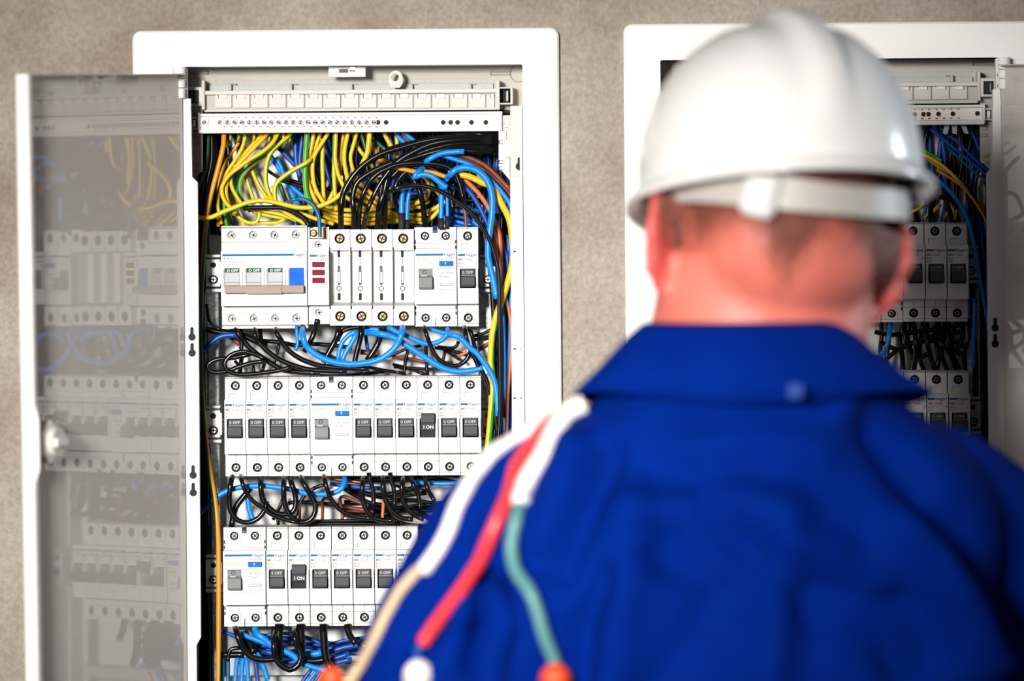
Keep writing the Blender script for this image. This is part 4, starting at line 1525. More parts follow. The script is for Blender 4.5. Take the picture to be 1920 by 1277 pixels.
# --- between the middle and the bottom row
CC = [(5.0, .006, '440,886,.03 434,900 430,930 432,957 445,975 465,980 484,972 496,957 500,940'), (4.2, .000, '450,886,.03 453,900 460,921 475,940 492,952 508,964 532,974 560,980'),
      (5.4, .008, '488,886,.03 489,905 490,924 496,942 512,959 530,965 549,960 555,942 552,921 546,905 544,886,.03'), (5.2, .004, '530,886,.03 532,905 532,930 536,952 547,970 565,980 582,975 591,960 590,942 580,924 567,902 562,886,.03'),
      (5.8, .02, '470,915 461,926 446,945 439,961 434,990'), (4.6, .002, '606,886,.03 609,900 616,925 627,945 645,961 672,970 700,972'),
      (5.2, .004, '682,886,.03 680,905 679,927 684,950 697,968 717,976 740,976'), (4.4, .012, '691,886 694,902 700,921 700,955'), (5.2, .006, '718,886,.03 718,902 720,927 729,950 742,964 755,972 775,974'),
      (4.4, .012, '731,886 734,902 740,924 739,955'), (5.2, .004, '757,886,.03 755,905 753,925 760,948 776,965 795,974'), (4.4, .01, '770,886,.03 772,902 781,921 786,936 788,955'),
      (4.2, .01, '796,886,.03 798,905 806,925 815,940'), (3.4, .03, '560,977 620,977 680,976 740,977'), (3.4, .028, '560,983 620,982 690,982 760,981'), (4.0, .05, '540,944 560,941 600,944 640,948 680,960'),
      (3.8, .048, '552,976 560,950 570,930 590,915 612,908'), (3.4, .05, '520,964 522,985'), (3.6, .05, '512,975 525,950 532,930'), (3.4, .04, '700,930 730,935 760,930 800,925'), (3.4, .044, '690,950 720,955 760,950 800,946'),
      (3.2, .045, '740,910 770,918 800,920')]
for r, d, s in CC:
    wire('C', 'K', r, d, s)
wire('C', 'N', 5.0, .020, '372,965 382,955 393,942 407,931')
wire('C', 'B', 5.2, .016, '400,936 407,931 427,920 450,914 480,911 505,912 542,917 567,924 592,927 614,926.5 634,921 645,908 646,888,.03', 'bright blue wire running level under the middle row before bending up')
wire('C', 'B', 5.2, .024, '462,922 465,936 467,955 475,976')
wire('C', 'N', 4.2, .036, '618,907 650,911 676,914 720,916')
wire('C', 'B', 4.2, .034, '770,904 800,906 840,907 880,905')
wire('C', 'R', 3.2, .04, '604,985 605,955 605,938 612,934 622,938')
wire('C', 'R', 3.0, .046, '562,942 562,960 561,985')
wire('C', 'R', 3.4, .04, '642,978 641,955 637,936 645,931 663,938 690,948')
wire('C', 'R', 3.2, .044, '640,948 660,953 690,957')
wire('C', 'R', 3.2, .048, '642,960 665,958 700,960')
wire('C', 'U', 3.2, .03, '719,936 718,955 716,982')
wire('C', 'U', 1.8, .04, '600,896 640,900 680,905')
# --- below the bottom row
DD = [(6.0, -.002, '515,1170,.03 514,1200 515,1228 524,1245 543,1256 560,1246 564,1227 556,1208 552,1190 551,1170,.03'), (8.0, .008, '523,1170 523,1200 522,1235'), (7.5, .008, '563,1170 565,1200 566,1240'),
      (7.5, .006, '606,1170 608,1205 611,1235 622,1256'), (6.5, .008, '651,1170 655,1190 668,1208'), (6.0, .006, '441,1170,.03 444,1185 453,1212 470,1231 490,1237 514,1236 530,1232'), (6.5, .016, '412,1228 435,1228 458,1228'),
      (4.0, .014, '427,1240 429,1226 434,1217 450,1215'), (8, .014, '566,1238 590,1240 612,1236'), (10, .03, '455,1185 466,1205 478,1225')]
for r, d, s in DD:
    wire('Dd', 'K', r, d, s)
DB = [('N', 3.6, .03, '410,1180 420,1185 440,1193 460,1205'), ('B', 5.2, .020, '450,1188 468,1195 487,1202 513,1213 530,1220'), ('B', 6.2, .014, '478,1180,.02 484,1190 498,1200 512,1212 537,1222 553,1232 560,1240'),
      ('B', 4.4, .03, '462,1198 467,1205 477,1218 488,1234'), ('N', 3.2, .036, '495,1196 503,1191 520,1188 550,1189 578,1196 605,1209'), ('N', 3.4, .04, '530,1203 570,1207 605,1210'),
      ('N', 3.4, .036, '612,1210 634,1204 656,1199 690,1195'), ('N', 5.2, .03, '600,1228 620,1222 645,1214 680,1208'), ('B', 7.0, .03, '560,1226 580,1228 605,1224'), ('B', 5.2, .010, '560,1242 570,1246 590,1252 612,1258'),
      ('N', 4.4, .034, '490,1222 520,1226 560,1236'), ('N', 4.2, .03, '520,1240 545,1243 565,1236'), ('N', 4.8, .028, '610,1240 630,1234 655,1226'), ('N', 4.4, .026, '614,1248 634,1242 660,1236'),
      ('T', 3.6, .018, '417,1232 418,1250 417,1290'), ('T', 3.8, .016, '427,1230 428,1250 427,1290'), ('B', 4.2, .016, '446,1232 443,1250 440,1290'), ('B', 4.4, .018, '456,1232 454,1250 453,1290'),
      ('B', 4.2, .014, '460,1232 464,1250 466,1290'), ('N', 4.0, .02, '477,1236 481,1255 484,1290'), ('B', 5.2, .012, '489,1240 496,1255 502,1275'), ('N', 3.8, .02, '585,1254 574,1268 560,1290'),
      ('B', 3.8, .018, '595,1256 584,1270 570,1290'), ('N', 3.4, .022, '603,1258 594,1272 582,1290'), ('B', 4.2, .022, '600,1250 606,1240 604,1230')]
for k, r, d, s in DB:
    wire('Dd', k, r, d, s)
wire('Dd', 'U', 2.6, .016, '610,1258 600,1272 588,1290')
# --- right cabinet
RW = [('N', 3.4, .020, '1745,240 1754,249 1790,279 1832,313 1856,334 1885,360'), ('N', 3.2, .018, '1760,238 1768,244 1801,272 1838,308 1870,334'), ('T', 2.6, .024, '1775,275 1790,289 1821,318 1850,340'),
      ('N', 3.4, .022, '1815,238 1825,254 1845,296 1872,330'), ('Y', 3.2, .012, '1695,274 1718,285 1740,294 1763,308 1783,325 1812,356'), ('G', 3.4, .020, '1695,268 1720,277 1740,287 1765,302'),
      ('O', 3.0, .018, '1735,294 1760,313 1790,330 1815,360'), ('B', 4.2, .008, '1700,296 1721,308 1749,329 1783,361 1804,389 1816,415 1823,442 1834,500 1839,529 1855,615 1866,678 1872,760'),
      ('B', 3.4, .014, '1846,400 1849,427 1855,480 1855,537 1856,599 1862,690 1868,780'), ('B', 4.0, .010, '1828,560 1827,603 1826,640 1825,690'), ('N', 3.4, .02, '1838,420 1850,520 1862,600 1868,680'),
      ('B', 4.6, .016, '1670,600,.03 1668,622 1664,645 1658,656'), ('B', 4.4, .02, '1658,658 1646,670 1630,676'), ('YG', 4.4, .03, '1705,312 1721,322 1734,333 1748,346'), ('Y', 3.4, .032, '1725,348 1740,350 1757,352'),
      ('Y', 3.2, .034, '1698,401 1706,399 1726,390 1744,378'), ('Y', 4.0, .032, '1744,400 1752,394 1764,383'), ('Y', 3.2, .034, '1726,411 1735,405 1742,400'), ('Y', 3.2, .034, '1780,380 1785,388 1788,402'),
      ('Y', 2.8, .036, '1770,410 1776,400 1780,390'), ('Y', 2.8, .036, '1790,412 1792,400 1794,392')]
for k, r, d, s in RW:
    wire('R', k, r, d, s)
wire('R', 'O', 2.8, .000, '1755,318 1770,327 1801,347 1828,378 1849,413 1861,445 1868,480', 'tan-yellow wire arching down the right side of the right cabinet')
for r, d, s in [(4.4, .006, '1701,424,.03 1700,405 1703,386 1714,369 1732,363 1752,365 1770,372'), (5.2, .010, '1745,424,.03 1745,400 1745,366 1750,345'), (4.8, .012, '1786,424,.03 1782,400 1772,372 1765,345'),
                (5.0, .02, '1697,596,.03 1695,625 1705,655 1725,670 1745,660'), (5.0, .012, '1738,596,.03 1737,630 1742,660 1752,690,.03'), (5.0, .016, '1779,596,.03 1776,630 1786,655 1805,665'),
                (5.0, .014, '1712,596,.03 1716,630 1718,660 1714,690,.03'), (5.0, .014, '1760,596,.03 1764,640 1780,660 1792,690,.03'), (4.6, .02, '1650,640 1680,655 1720,640 1760,628 1800,622'),
                (4.6, .024, '1645,690 1668,668 1700,645 1740,640 1790,640 1815,655'), (4.6, .022, '1800,596,.03 1806,620 1800,645 1790,660'), (4.6, .026, '1640,622 1670,628 1720,622 1790,612 1830,600')]:
    wire('R', 'K', r, d, s)
# --- wires packed at the back, seen only as dark strands
random.seed(21)


def filler(n, x0, x1, y0, y1, cols, label, group, vertical=True, dmin=.058, dmax=.088):
    for i in range(n):
        xa = x0 + (x1 - x0) * (i + random.random()) / n if vertical else x0 + random.uniform(0, 20)
        if vertical:
            pts = [(xa + random.uniform(-14, 14) * (j > 0), y0 + (y1 - y0) * j / 3) for j in range(4)]
        else:
            ya = y0 + (y1 - y0) * (i + random.random()) / n
            pts = [(x0 + (x1 - x0) * j / 4 + random.uniform(-8, 8), ya + random.uniform(-16, 16)) for j in range(5)]
        wire('F', random.choice(cols), random.uniform(3.8, 5.6), random.uniform(dmin, dmax), ' '.join('%.0f,%.0f' % p for p in pts), label, group=group)


filler(52, 560, 950, 236, 432, 'KKKN', 'dark filler wire packed at the back behind the yellow wires', 'dark filler wires at the back above the top row')  # many of these added to deepen the dark between the yellow wires
filler(8, 640, 900, 340, 428, 'KKN', 'dark wire lying level at the back above the top row', 'level dark wires at the back above the top row', False)
filler(6, 384, 440, 236, 440, 'KKD', 'dark wire packed at the back in the top left corner', 'dark wires at the back in the top left corner')
filler(9, 925, 962, 400, 900, 'KKN', 'dark wire at the back of the right-hand channel', 'dark wires at the back of the right-hand channel', True, .05, .07)
filler(5, 372, 388, 430, 1290, 'KN', 'dark wire at the back of the left-hand channel', 'dark wires at the back of the left-hand channel', True, .05, .07)
filler(7, 640, 880, 895, 980, 'KK', 'black wire lying level at the back below the middle row', 'level black wires below the middle row', False, .055, .08)
filler(5, 480, 720, 1190, 1245, 'NN', 'dark blue wire lying level at the back below the bottom row', 'level dark blue wires below the bottom row', False, .055, .08)
filler(24, 1660, 1880, 225, 430, 'KKKN', 'dark wire packed at the back of the right cabinet above its breakers', 'dark wires at the back of the right cabinet')
filler(12, 1822, 1884, 400, 900, 'KKKN', 'dark wire in the side channel of the right cabinet', 'dark wires in the side channel of the right cabinet', True, .03, .075)
filler(9, 1640, 1825, 596, 706, 'KK', 'black wire between the two breaker rows of the right cabinet', 'black wires between the rows of the right cabinet', True, .03, .07)
ZN = {'A': 'under the left terminal bar', 'A2': 'behind the black cables above the fuse bases', 'A3': 'sweeping right below the terminal bar', 'A4': 'at the top right above the breakers',
      'E': 'in the channel right of the breakers', 'B': 'between the top and middle rows', 'C': 'between the middle and bottom rows', 'Dd': 'below the bottom row', 'R': 'in the right cabinet'}
ORD = ['first', 'second', 'third', 'fourth', 'fifth', 'sixth', 'seventh', 'eighth', 'ninth', 'tenth', '11th', '12th', '13th', '14th', '15th', '16th', '17th', '18th', '19th', '20th', '21st', '22nd', '23rd', '24th', '25th', '26th', '27th', '28th', '29th', '30th', '31st', '32nd', '33rd', '34th', '35th', '36th', '37th', '38th', '39th', '40th', '41st', '42nd', '43rd', '44th', '45th', '46th', '47th', '48th', '49th', '50th']
by = {}
for z, c, x, o in WIRES:
    by.setdefault((z, c), []).append((x, o))
for (z, c), lst in by.items():
    lst.sort(key=lambda t: t[0])
    for i, (x, o) in enumerate(lst):
        if len(lst) == 1: o['label'] = 'the only %s wire %s' % (c, ZN[z])
        elif i == 0: o['label'] = 'leftmost %s wire %s' % (c, ZN[z])
        elif i == len(lst) - 1: o['label'] = 'rightmost %s wire %s' % (c, ZN[z])
        else: o['label'] = '%s %s wire from the left, %s' % (ORD[i], c, ZN[z])
    if len(lst) > 1:
        for x, o in lst: o['group'] = '%s wires %s' % (c, ZN[z])


# ------------------------------------------------------------------ the person
YP = -0.50
PS = (D + YP) / F
CX = W(1397, 395, YP).x                 # spine
PZ = ZC + 0.0


def H(px, py, y=YP): return W(px, py, y)


def remesh(b, voxel, smooth, name, fn=None):
    me = bpy.data.meshes.new('tmp')
    me.from_pydata(b.v, [], b.f)
    o = bpy.data.objects.new('tmp', me)
    COL.objects.link(o)
    m = o.modifiers.new('r', 'REMESH')
    m.mode = 'VOXEL'
    m.voxel_size = voxel
    s = o.modifiers.new('s', 'SMOOTH')
    s.factor = 0.5
    s.iterations = smooth
    dg = bpy.context.evaluated_depsgraph_get()
    out = bpy.data.meshes.new_from_object(o.evaluated_get(dg))
    out.name = name
    bpy.data.objects.remove(o)
    bpy.data.meshes.remove(me)
    if fn:
        ns = [v.normal.copy() for v in out.vertices]
        for v, n in zip(out.vertices, ns): v.co = fn(v.co, n)
    out.polygons.foreach_set('use_smooth', [True] * len(out.polygons))
    out.materials.clear()
    out.update()
    return out


def limb(b, pts, radii, n=14):
    """tapered limb with rounded joints"""
    P_ = [Vector(p) for p in pts]
    path, rr = [], []
    for i in range(len(P_) - 1):
        for k in range(6):
            t = k / 6
            path.append(P_[i].lerp(P_[i + 1], t)); rr.append(radii[i] * (1 - t) + radii[i + 1] * t)
    path.append(P_[-1]); rr.append(radii[-1])
    b.tube(path, rr, 'white_paint', n)
    for p, r_ in zip(P_, radii): b.ball(p, r_, 'white_paint')


def sup(cx, cy, z, rx, ry, n=32, e=2.3):
    pts = []
    for k in range(n):
        a = 2 * math.pi * k / n
        c, s = math.cos(a), math.sin(a)
        pts.append((cx + rx * math.copysign(abs(c) ** (2 / e), c), cy + ry * math.copysign(abs(s) ** (2 / e), s), z))
    return pts


def zz(py): return ZC - (py - HY) * PS


HC = H(1450, 352)                         # centre of the skull
RH = (Matrix.Rotation(math.radians(8), 3, 'Y') @ Matrix.Rotation(math.radians(17), 3, 'Z') @ Matrix.Rotation(math.radians(-9), 3, 'X'))


def hp(x, y, z): return HC + RH @ Vector((x, y, z))


SHO = {s: (CX + s * .165, YP, zz(1030)) for s in (-1, 1)}


def arm_pts(s):
    z = ZC - .245
    hx = CX + (-.085 if s < 0 else .06)
    q = (0, 0, 0, .01, .03, .08, .19, .315) if s < 0 else (.005, .025, .05, .085, .13, .19, .25, .315)
    xz = ((.085, .042), (.14, .022), (.178, -.008), (.216, -.08), (.233, -.16), (.245, -.26), (.17, -.20))
    return [Vector((CX + s * x, YP + y, z + dz)) for (x, dz), y in zip(xz, q)] + [Vector((hx, YP + q[-1], z - .12))]


b = MB()
# head
b.ball(hp(0, -.005, .01), (.078, .098, .100), 'white_paint', 24, 16, RH)
b.ball(hp(0, .018, -.055), (.062, .078, .062), 'white_paint', 20, 12, RH)
b.ball(hp(0, .062, -.090), (.034, .032, .028), 'white_paint', 16, 10, RH)
b.ball(hp(0, -.048, -.045), (.068, .055, .060), 'white_paint', 18, 12, RH)
b.ball(hp(0, .088, .018), (.052, .016, .012), 'white_paint', 16, 8, RH)          # brow
limb(b, [hp(0, .094, .005), hp(0, .112, -.034)], [.008, .013], 10)                # nose
b.ball(hp(0, .092, -.064), (.024, .012, .006), 'white_paint', 14, 8, RH)         # lips
b.ball(hp(0, .092, -.074), (.022, .012, .007), 'white_paint', 14, 8, RH)
for s in (-1, 1):
    b.ball(hp(s * .032, .080, -.002), .0125, 'white_paint', 12, 8)
    b.ball(hp(s * .048, .066, -.030), (.024, .02, .02), 'white_paint', 12, 8, RH)
    # ears: a curved rim and a lobe
    RE = RH @ Matrix.Rotation(math.radians(s * 30), 3, 'Z')
    c = hp(s * .086, -.010, -.050)
    b.ball(c, (.0055, .015, .028), 'white_paint', 16, 10, RE)
    rim = []
    for k in range(13):
        a = math.radians(-60 + 250 * k / 12)
        up_ = math.sin(a) > 0
        rim.append(c + RE @ Vector((s * .005, -(.018 if up_ else .012) * math.cos(a) - .003, (.033 if up_ else .036) * math.sin(a) + .002)))
    b.tube(rim, [.0052] * 13, 'white_paint', 8)
    b.ball(c + RE @ Vector((0, .002, -.032)), (.006, .008, .010), 'white_paint', 12, 8, RE)
# neck
NK = [(H(1440, 470), .072, .080), (H(1432, 540), .079, .078), (H(1426, 600), .081, .078), (H(1412, 680), .083, .08), (H(1400, 760), .10, .085)]
b.loft([sup(p.x, p.y - .008, p.z, rx, ry, 28, 2.1) for p, rx, ry in NK], 'white_paint')
# trunk inside the clothes
b.loft([sup(CX, YP, zz(py), rx, ry, 28) for py, rx, ry in ((740, .09, .06), (800, .125, .075), (900, .165, .09), (1100, .17, .105), (1300, .16, .105), (1700, .14, .10), (2100, .15, .105), (2250, .14, .10))], 'white_paint')
for s in (-1, 1):
    p = arm_pts(s)
    limb(b, p[1:], [.036, .04, .042, .04, .036, .032, .027])
    wr = p[-1]
    fw = Vector((.02 * -s, 1, .10)).normalized()
    sd = Vector((-s, 0, 0))
    up = fw.cross(sd).normalized()
    if up.z < 0: up = -up
    pc = wr + fw * .045
    Rp = Matrix((sd, fw, up)).transposed()
    b.ball(pc, (.040, .050, .016), 'white_paint', 16, 10, Rp)
    for k, (off, ln) in enumerate(((-.030, .060), (-.010, .074), (.011, .078), (.031, .070))):
        q0 = pc + sd * off * -1 + fw * .030
        q1 = q0 + fw * ln * .42 - up * .004 + sd * off * -.1
        q2 = q1 + fw * ln * .28 - up * ln * .20
        q3 = q2 + fw * ln * .12 - up * ln * .26
        limb(b, [q0, q1, q2, q3], [.0095, .009, .0083, .0075], 8)
    t0 = wr + fw * .022 + sd * .028
    t1 = t0 + fw * .030 + sd * .024 - up * .010
    t2 = t1 + fw * .030 + sd * .002 - up * .016
    limb(b, [t0, t1, t2], [.013, .0105, .009], 8)
    limb(b, [(CX + s * .09, YP, .92), (CX + s * .105, YP + .02, .50), (CX + s * .11, YP - .01, .10)], [.075, .05, .036])
    limb(b, [(CX + s * .11, YP - .03, .055), (CX + s * .115, YP + .12, .045)], [.036, .03])
body = remesh(b, .0048, 6, 'body')
m = mat('skin', (0.62, 0.185, 0.125, 1), 0.5, noise=0.10, nscale=35, sss=0.12)
nt = m.node_tree
bs = nt.nodes['Principled BSDF']
at = nt.nodes.new('ShaderNodeVertexColor')
at.layer_name = 'tone'
nt.links.new(at.outputs['Color'], bs.inputs['Base Color'])
body.materials.append(m)
ca = body.color_attributes.new('tone', 'FLOAT_COLOR', 'POINT')
RI = RH.transposed()
for i, v in enumerate(body.vertices):
    l = RI @ (v.co - HC)
    base = Vector((0.72, 0.185, 0.135))
    ear = min(1, max(0, (abs(l.x) - .076) / .010)) if l.z > -.11 and l.z < .02 and abs(l.y) < .06 else 0
    base = base.lerp(Vector((0.66, 0.11, 0.10)), ear)
    f = 0.5 + 0.5 * math.sin(v.co.x * 95 + 2 * math.sin(v.co.z * 60))
    base *= 0.93 + 0.11 * f
    ca.data[i].color = (base.x, base.y, base.z, 1)

person = root('person', (CX, YP, 0), 'person in a blue work jacket seen from behind, bent towards the open cabinets', 'person')


def pput(name, me, parent=None, lab=None, mats=None):
    if parent is None or parent is person:
        parent = person
        for v in me.vertices: v.co = v.co - person.location
    else:
        for v in me.vertices: v.co = v.co - person.location
    for nm in mats or []: me.materials.append(MATS[nm])
    o = ob(name, me, parent)
    if lab: o['label'] = lab
    return o


pput('body', body)
# eyes
for s in (-1, 1):
    e = MB()
    e.ball(hp(s * .032, .0875, -.002), .0105, 'white_plastic', 12, 8)
    e.ball(hp(s * .032, .0962, -.002), (.0045, .003, .0045), 'dark_hole', 10, 6, RH)
    pput('eye', e.mesh('eye', True))
# short hair: a thin cap over the back of the skull with a grown-out nape
m = mat('hair', (0.17, 0.052, 0.03, 1), 0.75, noise=0.35, nscale=160, bump=0.6, bscale=700)
nt = m.node_tree
tc = nt.nodes.new('ShaderNodeVertexColor')
tc.layer_name = 'fuzz'
nz = nt.nodes.new('ShaderNodeTexNoise')
nz.inputs['Scale'].default_value = 900
tco = nt.nodes.new('ShaderNodeTexCoord')
nt.links.new(tco.outputs['Object'], nz.inputs['Vector'])
sb = nt.nodes.new('ShaderNodeMath')
sb.operation = 'GREATER_THAN'
nt.links.new(tc.outputs['Color'], sb.inputs[0])
nt.links.new(nz.outputs['Fac'], sb.inputs[1])
nt.links.new(sb.outputs[0], nt.nodes['Principled BSDF'].inputs['Alpha'])
bvh_body = BVHTree.FromPolygons([v.co.copy() + person.location for v in body.vertices], [tuple(p.vertices) for p in body.polygons])
hb = MB()
nu, nv = 48, 18
grid, dens = [], []
for j in range(nv + 1):
    for i in range(nu + 1):
        az = math.radians(-112 + 224 * i / nu)                # 0 = straight back
        tuft = 0.040 * math.exp(-((az + math.radians(13)) / .17) ** 2) + 0.034 * math.exp(-((az - math.radians(55)) / .33) ** 2) + 0.006 * math.exp(-((az + math.radians(62)) / .35) ** 2)
        zl = -.062 - tuft * .9
        z = .055 + (zl - .055) * j / nv
        dirv = RH @ Vector((math.sin(az), -math.cos(az), 0))
        org = HC + RH @ Vector((0, -.005, z))
        hit = bvh_body.ray_cast(org + dirv * .16, -dirv)
        p = hit[0] if hit[0] else org + dirv * .08
        grid.append(p + dirv * .0022)
        dens.append(0.34 + (0.30 + .16 * (az > .3)) * min(1, max(0, (z - zl) / .05)))
fs = []
for j in range(nv):
    for i in range(nu):
        a = j * (nu + 1) + i
        fs.append((a, a + 1, a + nu + 2, a + nu + 1))
hb.add(grid, fs, 'hair')
hm = hb.mesh('hair', True)
hc = hm.color_attributes.new('fuzz', 'FLOAT_COLOR', 'POINT')
for i, dv in enumerate(dens): hc.data[i].color = (dv, dv, dv, 1)
pput('hair', hm, None, 'short reddish-brown hair tapering to the nape')

# --- jacket
m = mat('jacket_cloth', (0.0, 0.0155, 0.19, 1), 0.85, spec=0.03, noise=0.10, nscale=24, bump=0.25, bscale=900)
b = MB()
TOR = ((690, .088, .080, 0), (735, .106, .097, -.002), (775, .122, .103, -.004), (820, .146, .106, -.006), (880, .172, .110, -.008), (960, .186, .120, -.012), (1080, .190, .130, -.016), (1280, .185, .132, -.012), (1600, .172, .125, -.004), (1900, .178, .128, 0), (2250, .190, .135, 0), (2480, .192, .137, 0))
b.loft([sup(CX, YP + dy, zz(py), rx, ry, 40, 2.35) for py, rx, ry, dy in TOR], 'white_paint')
for s in (-1, 1):
    limb(b, arm_pts(s)[:-1] + [arm_pts(s)[-1].lerp(arm_pts(s)[-2], .12)], [.056, .064, .066, .068, .066, .060, .044, .036], 18)
# folds: (px, py) polylines on the back, depth (minus = groove), width px
FOLDS = [(((1135, 860), (1105, 930), (1070, 1000), (1045, 1070)), -.008, 34), (((1085, 850), (1050, 950), (1030, 1020)), .006, 34),
         (((1640, 800), (1720, 900), (1800, 1000), (1870, 1110), (1905, 1200)), -.012, 40), (((1690, 990), (1760, 1050), (1830, 1140), (1880, 1240)), .010, 44),
         (((1600, 770), (1700, 860), (1770, 930)), .005, 40), (((1300, 850), (1400, 830), (1540, 850)), .004, 40),
         (((1180, 960), (1320, 940), (1470, 960)), .007, 44), (((1250, 1030), (1330, 1080), (1400, 1130)), -.004, 36), (((1290, 900), (1380, 1010), (1470, 1080)), -.005, 34),
         (((1530, 1130), (1600, 1120), (1680, 1160), (1720, 1240)), -.011, 60), (((1470, 1060), (1460, 1160), (1440, 1280)), .006, 40), (((1330, 1120), (1300, 1200), (1220, 1290)), -.004, 40),
         (((1130, 1080), (1090, 1170), (1080, 1280)), -.008, 26), (((1180, 1060), (1160, 1180), (1150, 1290)), .006, 40), (((900, 1090), (920, 1170), (900, 1260)), -.012, 26), (((960, 990), (900, 1080), (860, 1150)), .007, 36),
         (((850, 1120), (800, 1200), (760, 1290)), -.008, 24), (((1000, 1100), (1010, 1200), (990, 1290)), .008, 28), (((1480, 1010), (1560, 1040), (1640, 1100)), .006, 38), (((1230, 880), (1250, 960), (1240, 1060)), -.004, 32)]
SEG = []
for pts, dpt, wd_ in FOLDS:
    q = [H(px, py, -.62) for px, py in pts]
    q = [(p.x, p.z) for p in q]
    SEG.append((q, dpt, wd_ * PS))


def crease(co, n):
    if n.y > .25: return co
    d = 0
    for q, dpt, w in SEG:
        best = 9
        for (ax, az), (bx_, bz) in zip(q, q[1:]):
            vx, vz = bx_ - ax, bz - az
            t = max(0, min(1, ((co.x - ax) * vx + (co.z - az) * vz) / (vx * vx + vz * vz)))
            dd_ = math.hypot(co.x - ax - vx * t, co.z - az - vz * t)
            best = min(best, dd_)
        if best < 3 * w: d += dpt * math.exp(-(best / w) ** 2)
    k = min(1, max(0, (.25 - n.y) / .5))
    return co + n * max(-.016, d * k * 2.4)


jm = remesh(b, .007, 5, 'jacket', crease)
bvh_j = BVHTree.FromPolygons([v.co.copy() for v in jm.vertices], [tuple(p.vertices) for p in jm.polygons])
jacket = pput('jacket', jm, None, None, ['jacket_cloth'])
# collar: stand and turned-down flap
b = MB()
ncol = 56
rings = [[], [], [], [], [], []]
for k in range(ncol + 1):
    a = math.radians(-158 + 316 * k / ncol)            # 0 = straight back, + = right
    sx, sy = math.sin(a), -math.cos(a)
    ad = math.degrees(a)
    fall = max(0, (ad - 38) / 50) if ad > 0 else max(0, (-ad - 62) / 50)
    fall = min(fall, 1.4)
    drop = .030 * fall ** 1.2
    cxn = H(1402, 0).x
    def q(rx, ry, z): return (cxn + rx * sx, YP - .004 + ry * sy, z)
    rings[0].append(q(.084, .080, zz(740)))
    rings[1].append(q(.0865, .084, zz(622) - drop))
    rings[2].append(q(.0885, .087, zz(611) - drop))
    rings[3].append(q(.0925, .092, zz(622) - drop))
    fl2 = .010 * math.exp(-((ad + 60) / 30) ** 2) + .012 * math.exp(-((ad - 60) / 30) ** 2)
    rings[4].append(q(.108 + fl2, .104, zz(690) - drop * .55))
    rings[5].append(q(.121 + fl2 * 1.5, .112, zz(742) - drop * .15 - .004 * math.cos(a * 3)))
b.loft(rings, 'jacket_cloth', closed=False, caps=False)
cm = b.mesh('collar', True)
co = pput('collar', cm, None)
sm = co.modifiers.new('t', 'SOLIDIFY')
sm.thickness = .003
# small size tag under the collar
b = MB()
p = H(1491, 733, YP - .135)
mat('tag_cloth', srgb(14, 62, 150), 0.7)
b.box(p.x - .005, p.x + .005, p.y - .0006, p.y, p.z - .005, p.z + .005, 'tag_cloth')
pput('loop_tag', b.mesh('loop_tag'), None, 'small paler blue tag under the collar')
# trousers and boots
b = MB()
b.loft([sup(CX, YP, z, rx, ry, 32) for z, rx, ry in ((1.02, .162, .115), (.95, .172, .125), (.86, .178, .130), (.80, .172, .125))], 'white_paint')
for s in (-1, 1):
    limb(b, [(CX + s * .088, YP, .88), (CX + s * .105, YP + .015, .50), (CX + s * .11, YP, .12)], [.092, .074, .066], 18)
mat('trouser_cloth', (0.003, 0.02, 0.19, 1), 0.8, noise=0.1, nscale=20)
pput('trousers', remesh(b, .009, 4, 'trousers'), None, None, ['trouser_cloth'])
mat('boot_leather', (0.03, 0.025, 0.022, 1), 0.5)
for s in (-1, 1):
    b = MB()
    limb(b, [(CX + s * .11, YP - .045, .05), (CX + s * .112, YP + .04, .052), (CX + s * .118, YP + .14, .042)], [.05, .052, .042], 16)
    limb(b, [(CX + s * .11, YP - .02, .06), (CX + s * .11, YP - .01, .17)], [.05, .052], 16)
    b.loft([sup(CX + s * .113, YP + .045, z, .052, .145, 28, 2.6) for z in (.0, .03)], 'white_paint')
    pput('boot', remesh(b, .007, 3, 'boot', lambda c, n: Vector((c.x, c.y, max(c.z, 0.0)))), None, None, ['boot_leather'])

# --- hard hat
HH = H(1463, 348)
RT = (Matrix.Rotation(math.radians(1.6), 3, 'Y') @ Matrix.Rotation(math.radians(17), 3, 'Z') @ Matrix.Rotation(math.radians(-9), 3, 'X'))
mat('hat_white', (0.82, 0.81, 0.79, 1), 0.28, spec=0.5, coat=0.3)
mat('hat_strap', (0.45, 0.42, 0.38, 1), 0.5)
hat = root('hard_hat', HH, 'glossy white hard hat with a raised ridge and an inner head strap', 'helmet')


def lp3(x, y, z): return RT @ Vector((x, y, z))


A_, B_, C_ = .1015, .128, .1195
b = MB()
nu, nv = 96, 26
rings = []
for j in range(nv + 1):
    ph = (math.pi / 2) * j / nv
    ring = []
    for i in range(nu):
        th = 2 * math.pi * i / nu
        c, s = math.cos(th), math.sin(th)
        e = 2.25
        rad = max(math.cos(ph), .0) ** (2 / e) if j < nv else 0.004
        hz = C_ * math.sin(ph) ** (2 / e)
        x, y = A_ * rad * c, B_ * rad * s
        # central ridge from front to back and two shallow side ribs
        ridge = math.exp(-(x / .0135) ** 6) * min(1, max(0, (hz - .022) / .05))
        side = math.exp(-((abs(x) - .040) / .007) ** 2) * min(1, max(0, (hz - .05) / .04)) * .25
        k = .0095 * ridge + .004 * side
        nrm = Vector((x / A_ ** 2, y / B_ ** 2, hz / C_ ** 2)).normalized()
        p = Vector((x, y, hz)) + nrm * k
        ring.append(tuple(lp3(*p)))
    rings.append(ring)
b.loft(rings, 'hat_white', caps=False)
b.add(rings[-1], [tuple(range(nu))], 'hat_white')
sh = ob('shell', b.mesh('shell', True), hat)
so = sh.modifiers.new('t', 'SOLIDIFY')
so.thickness = .0025
so.offset = -1
b = MB()
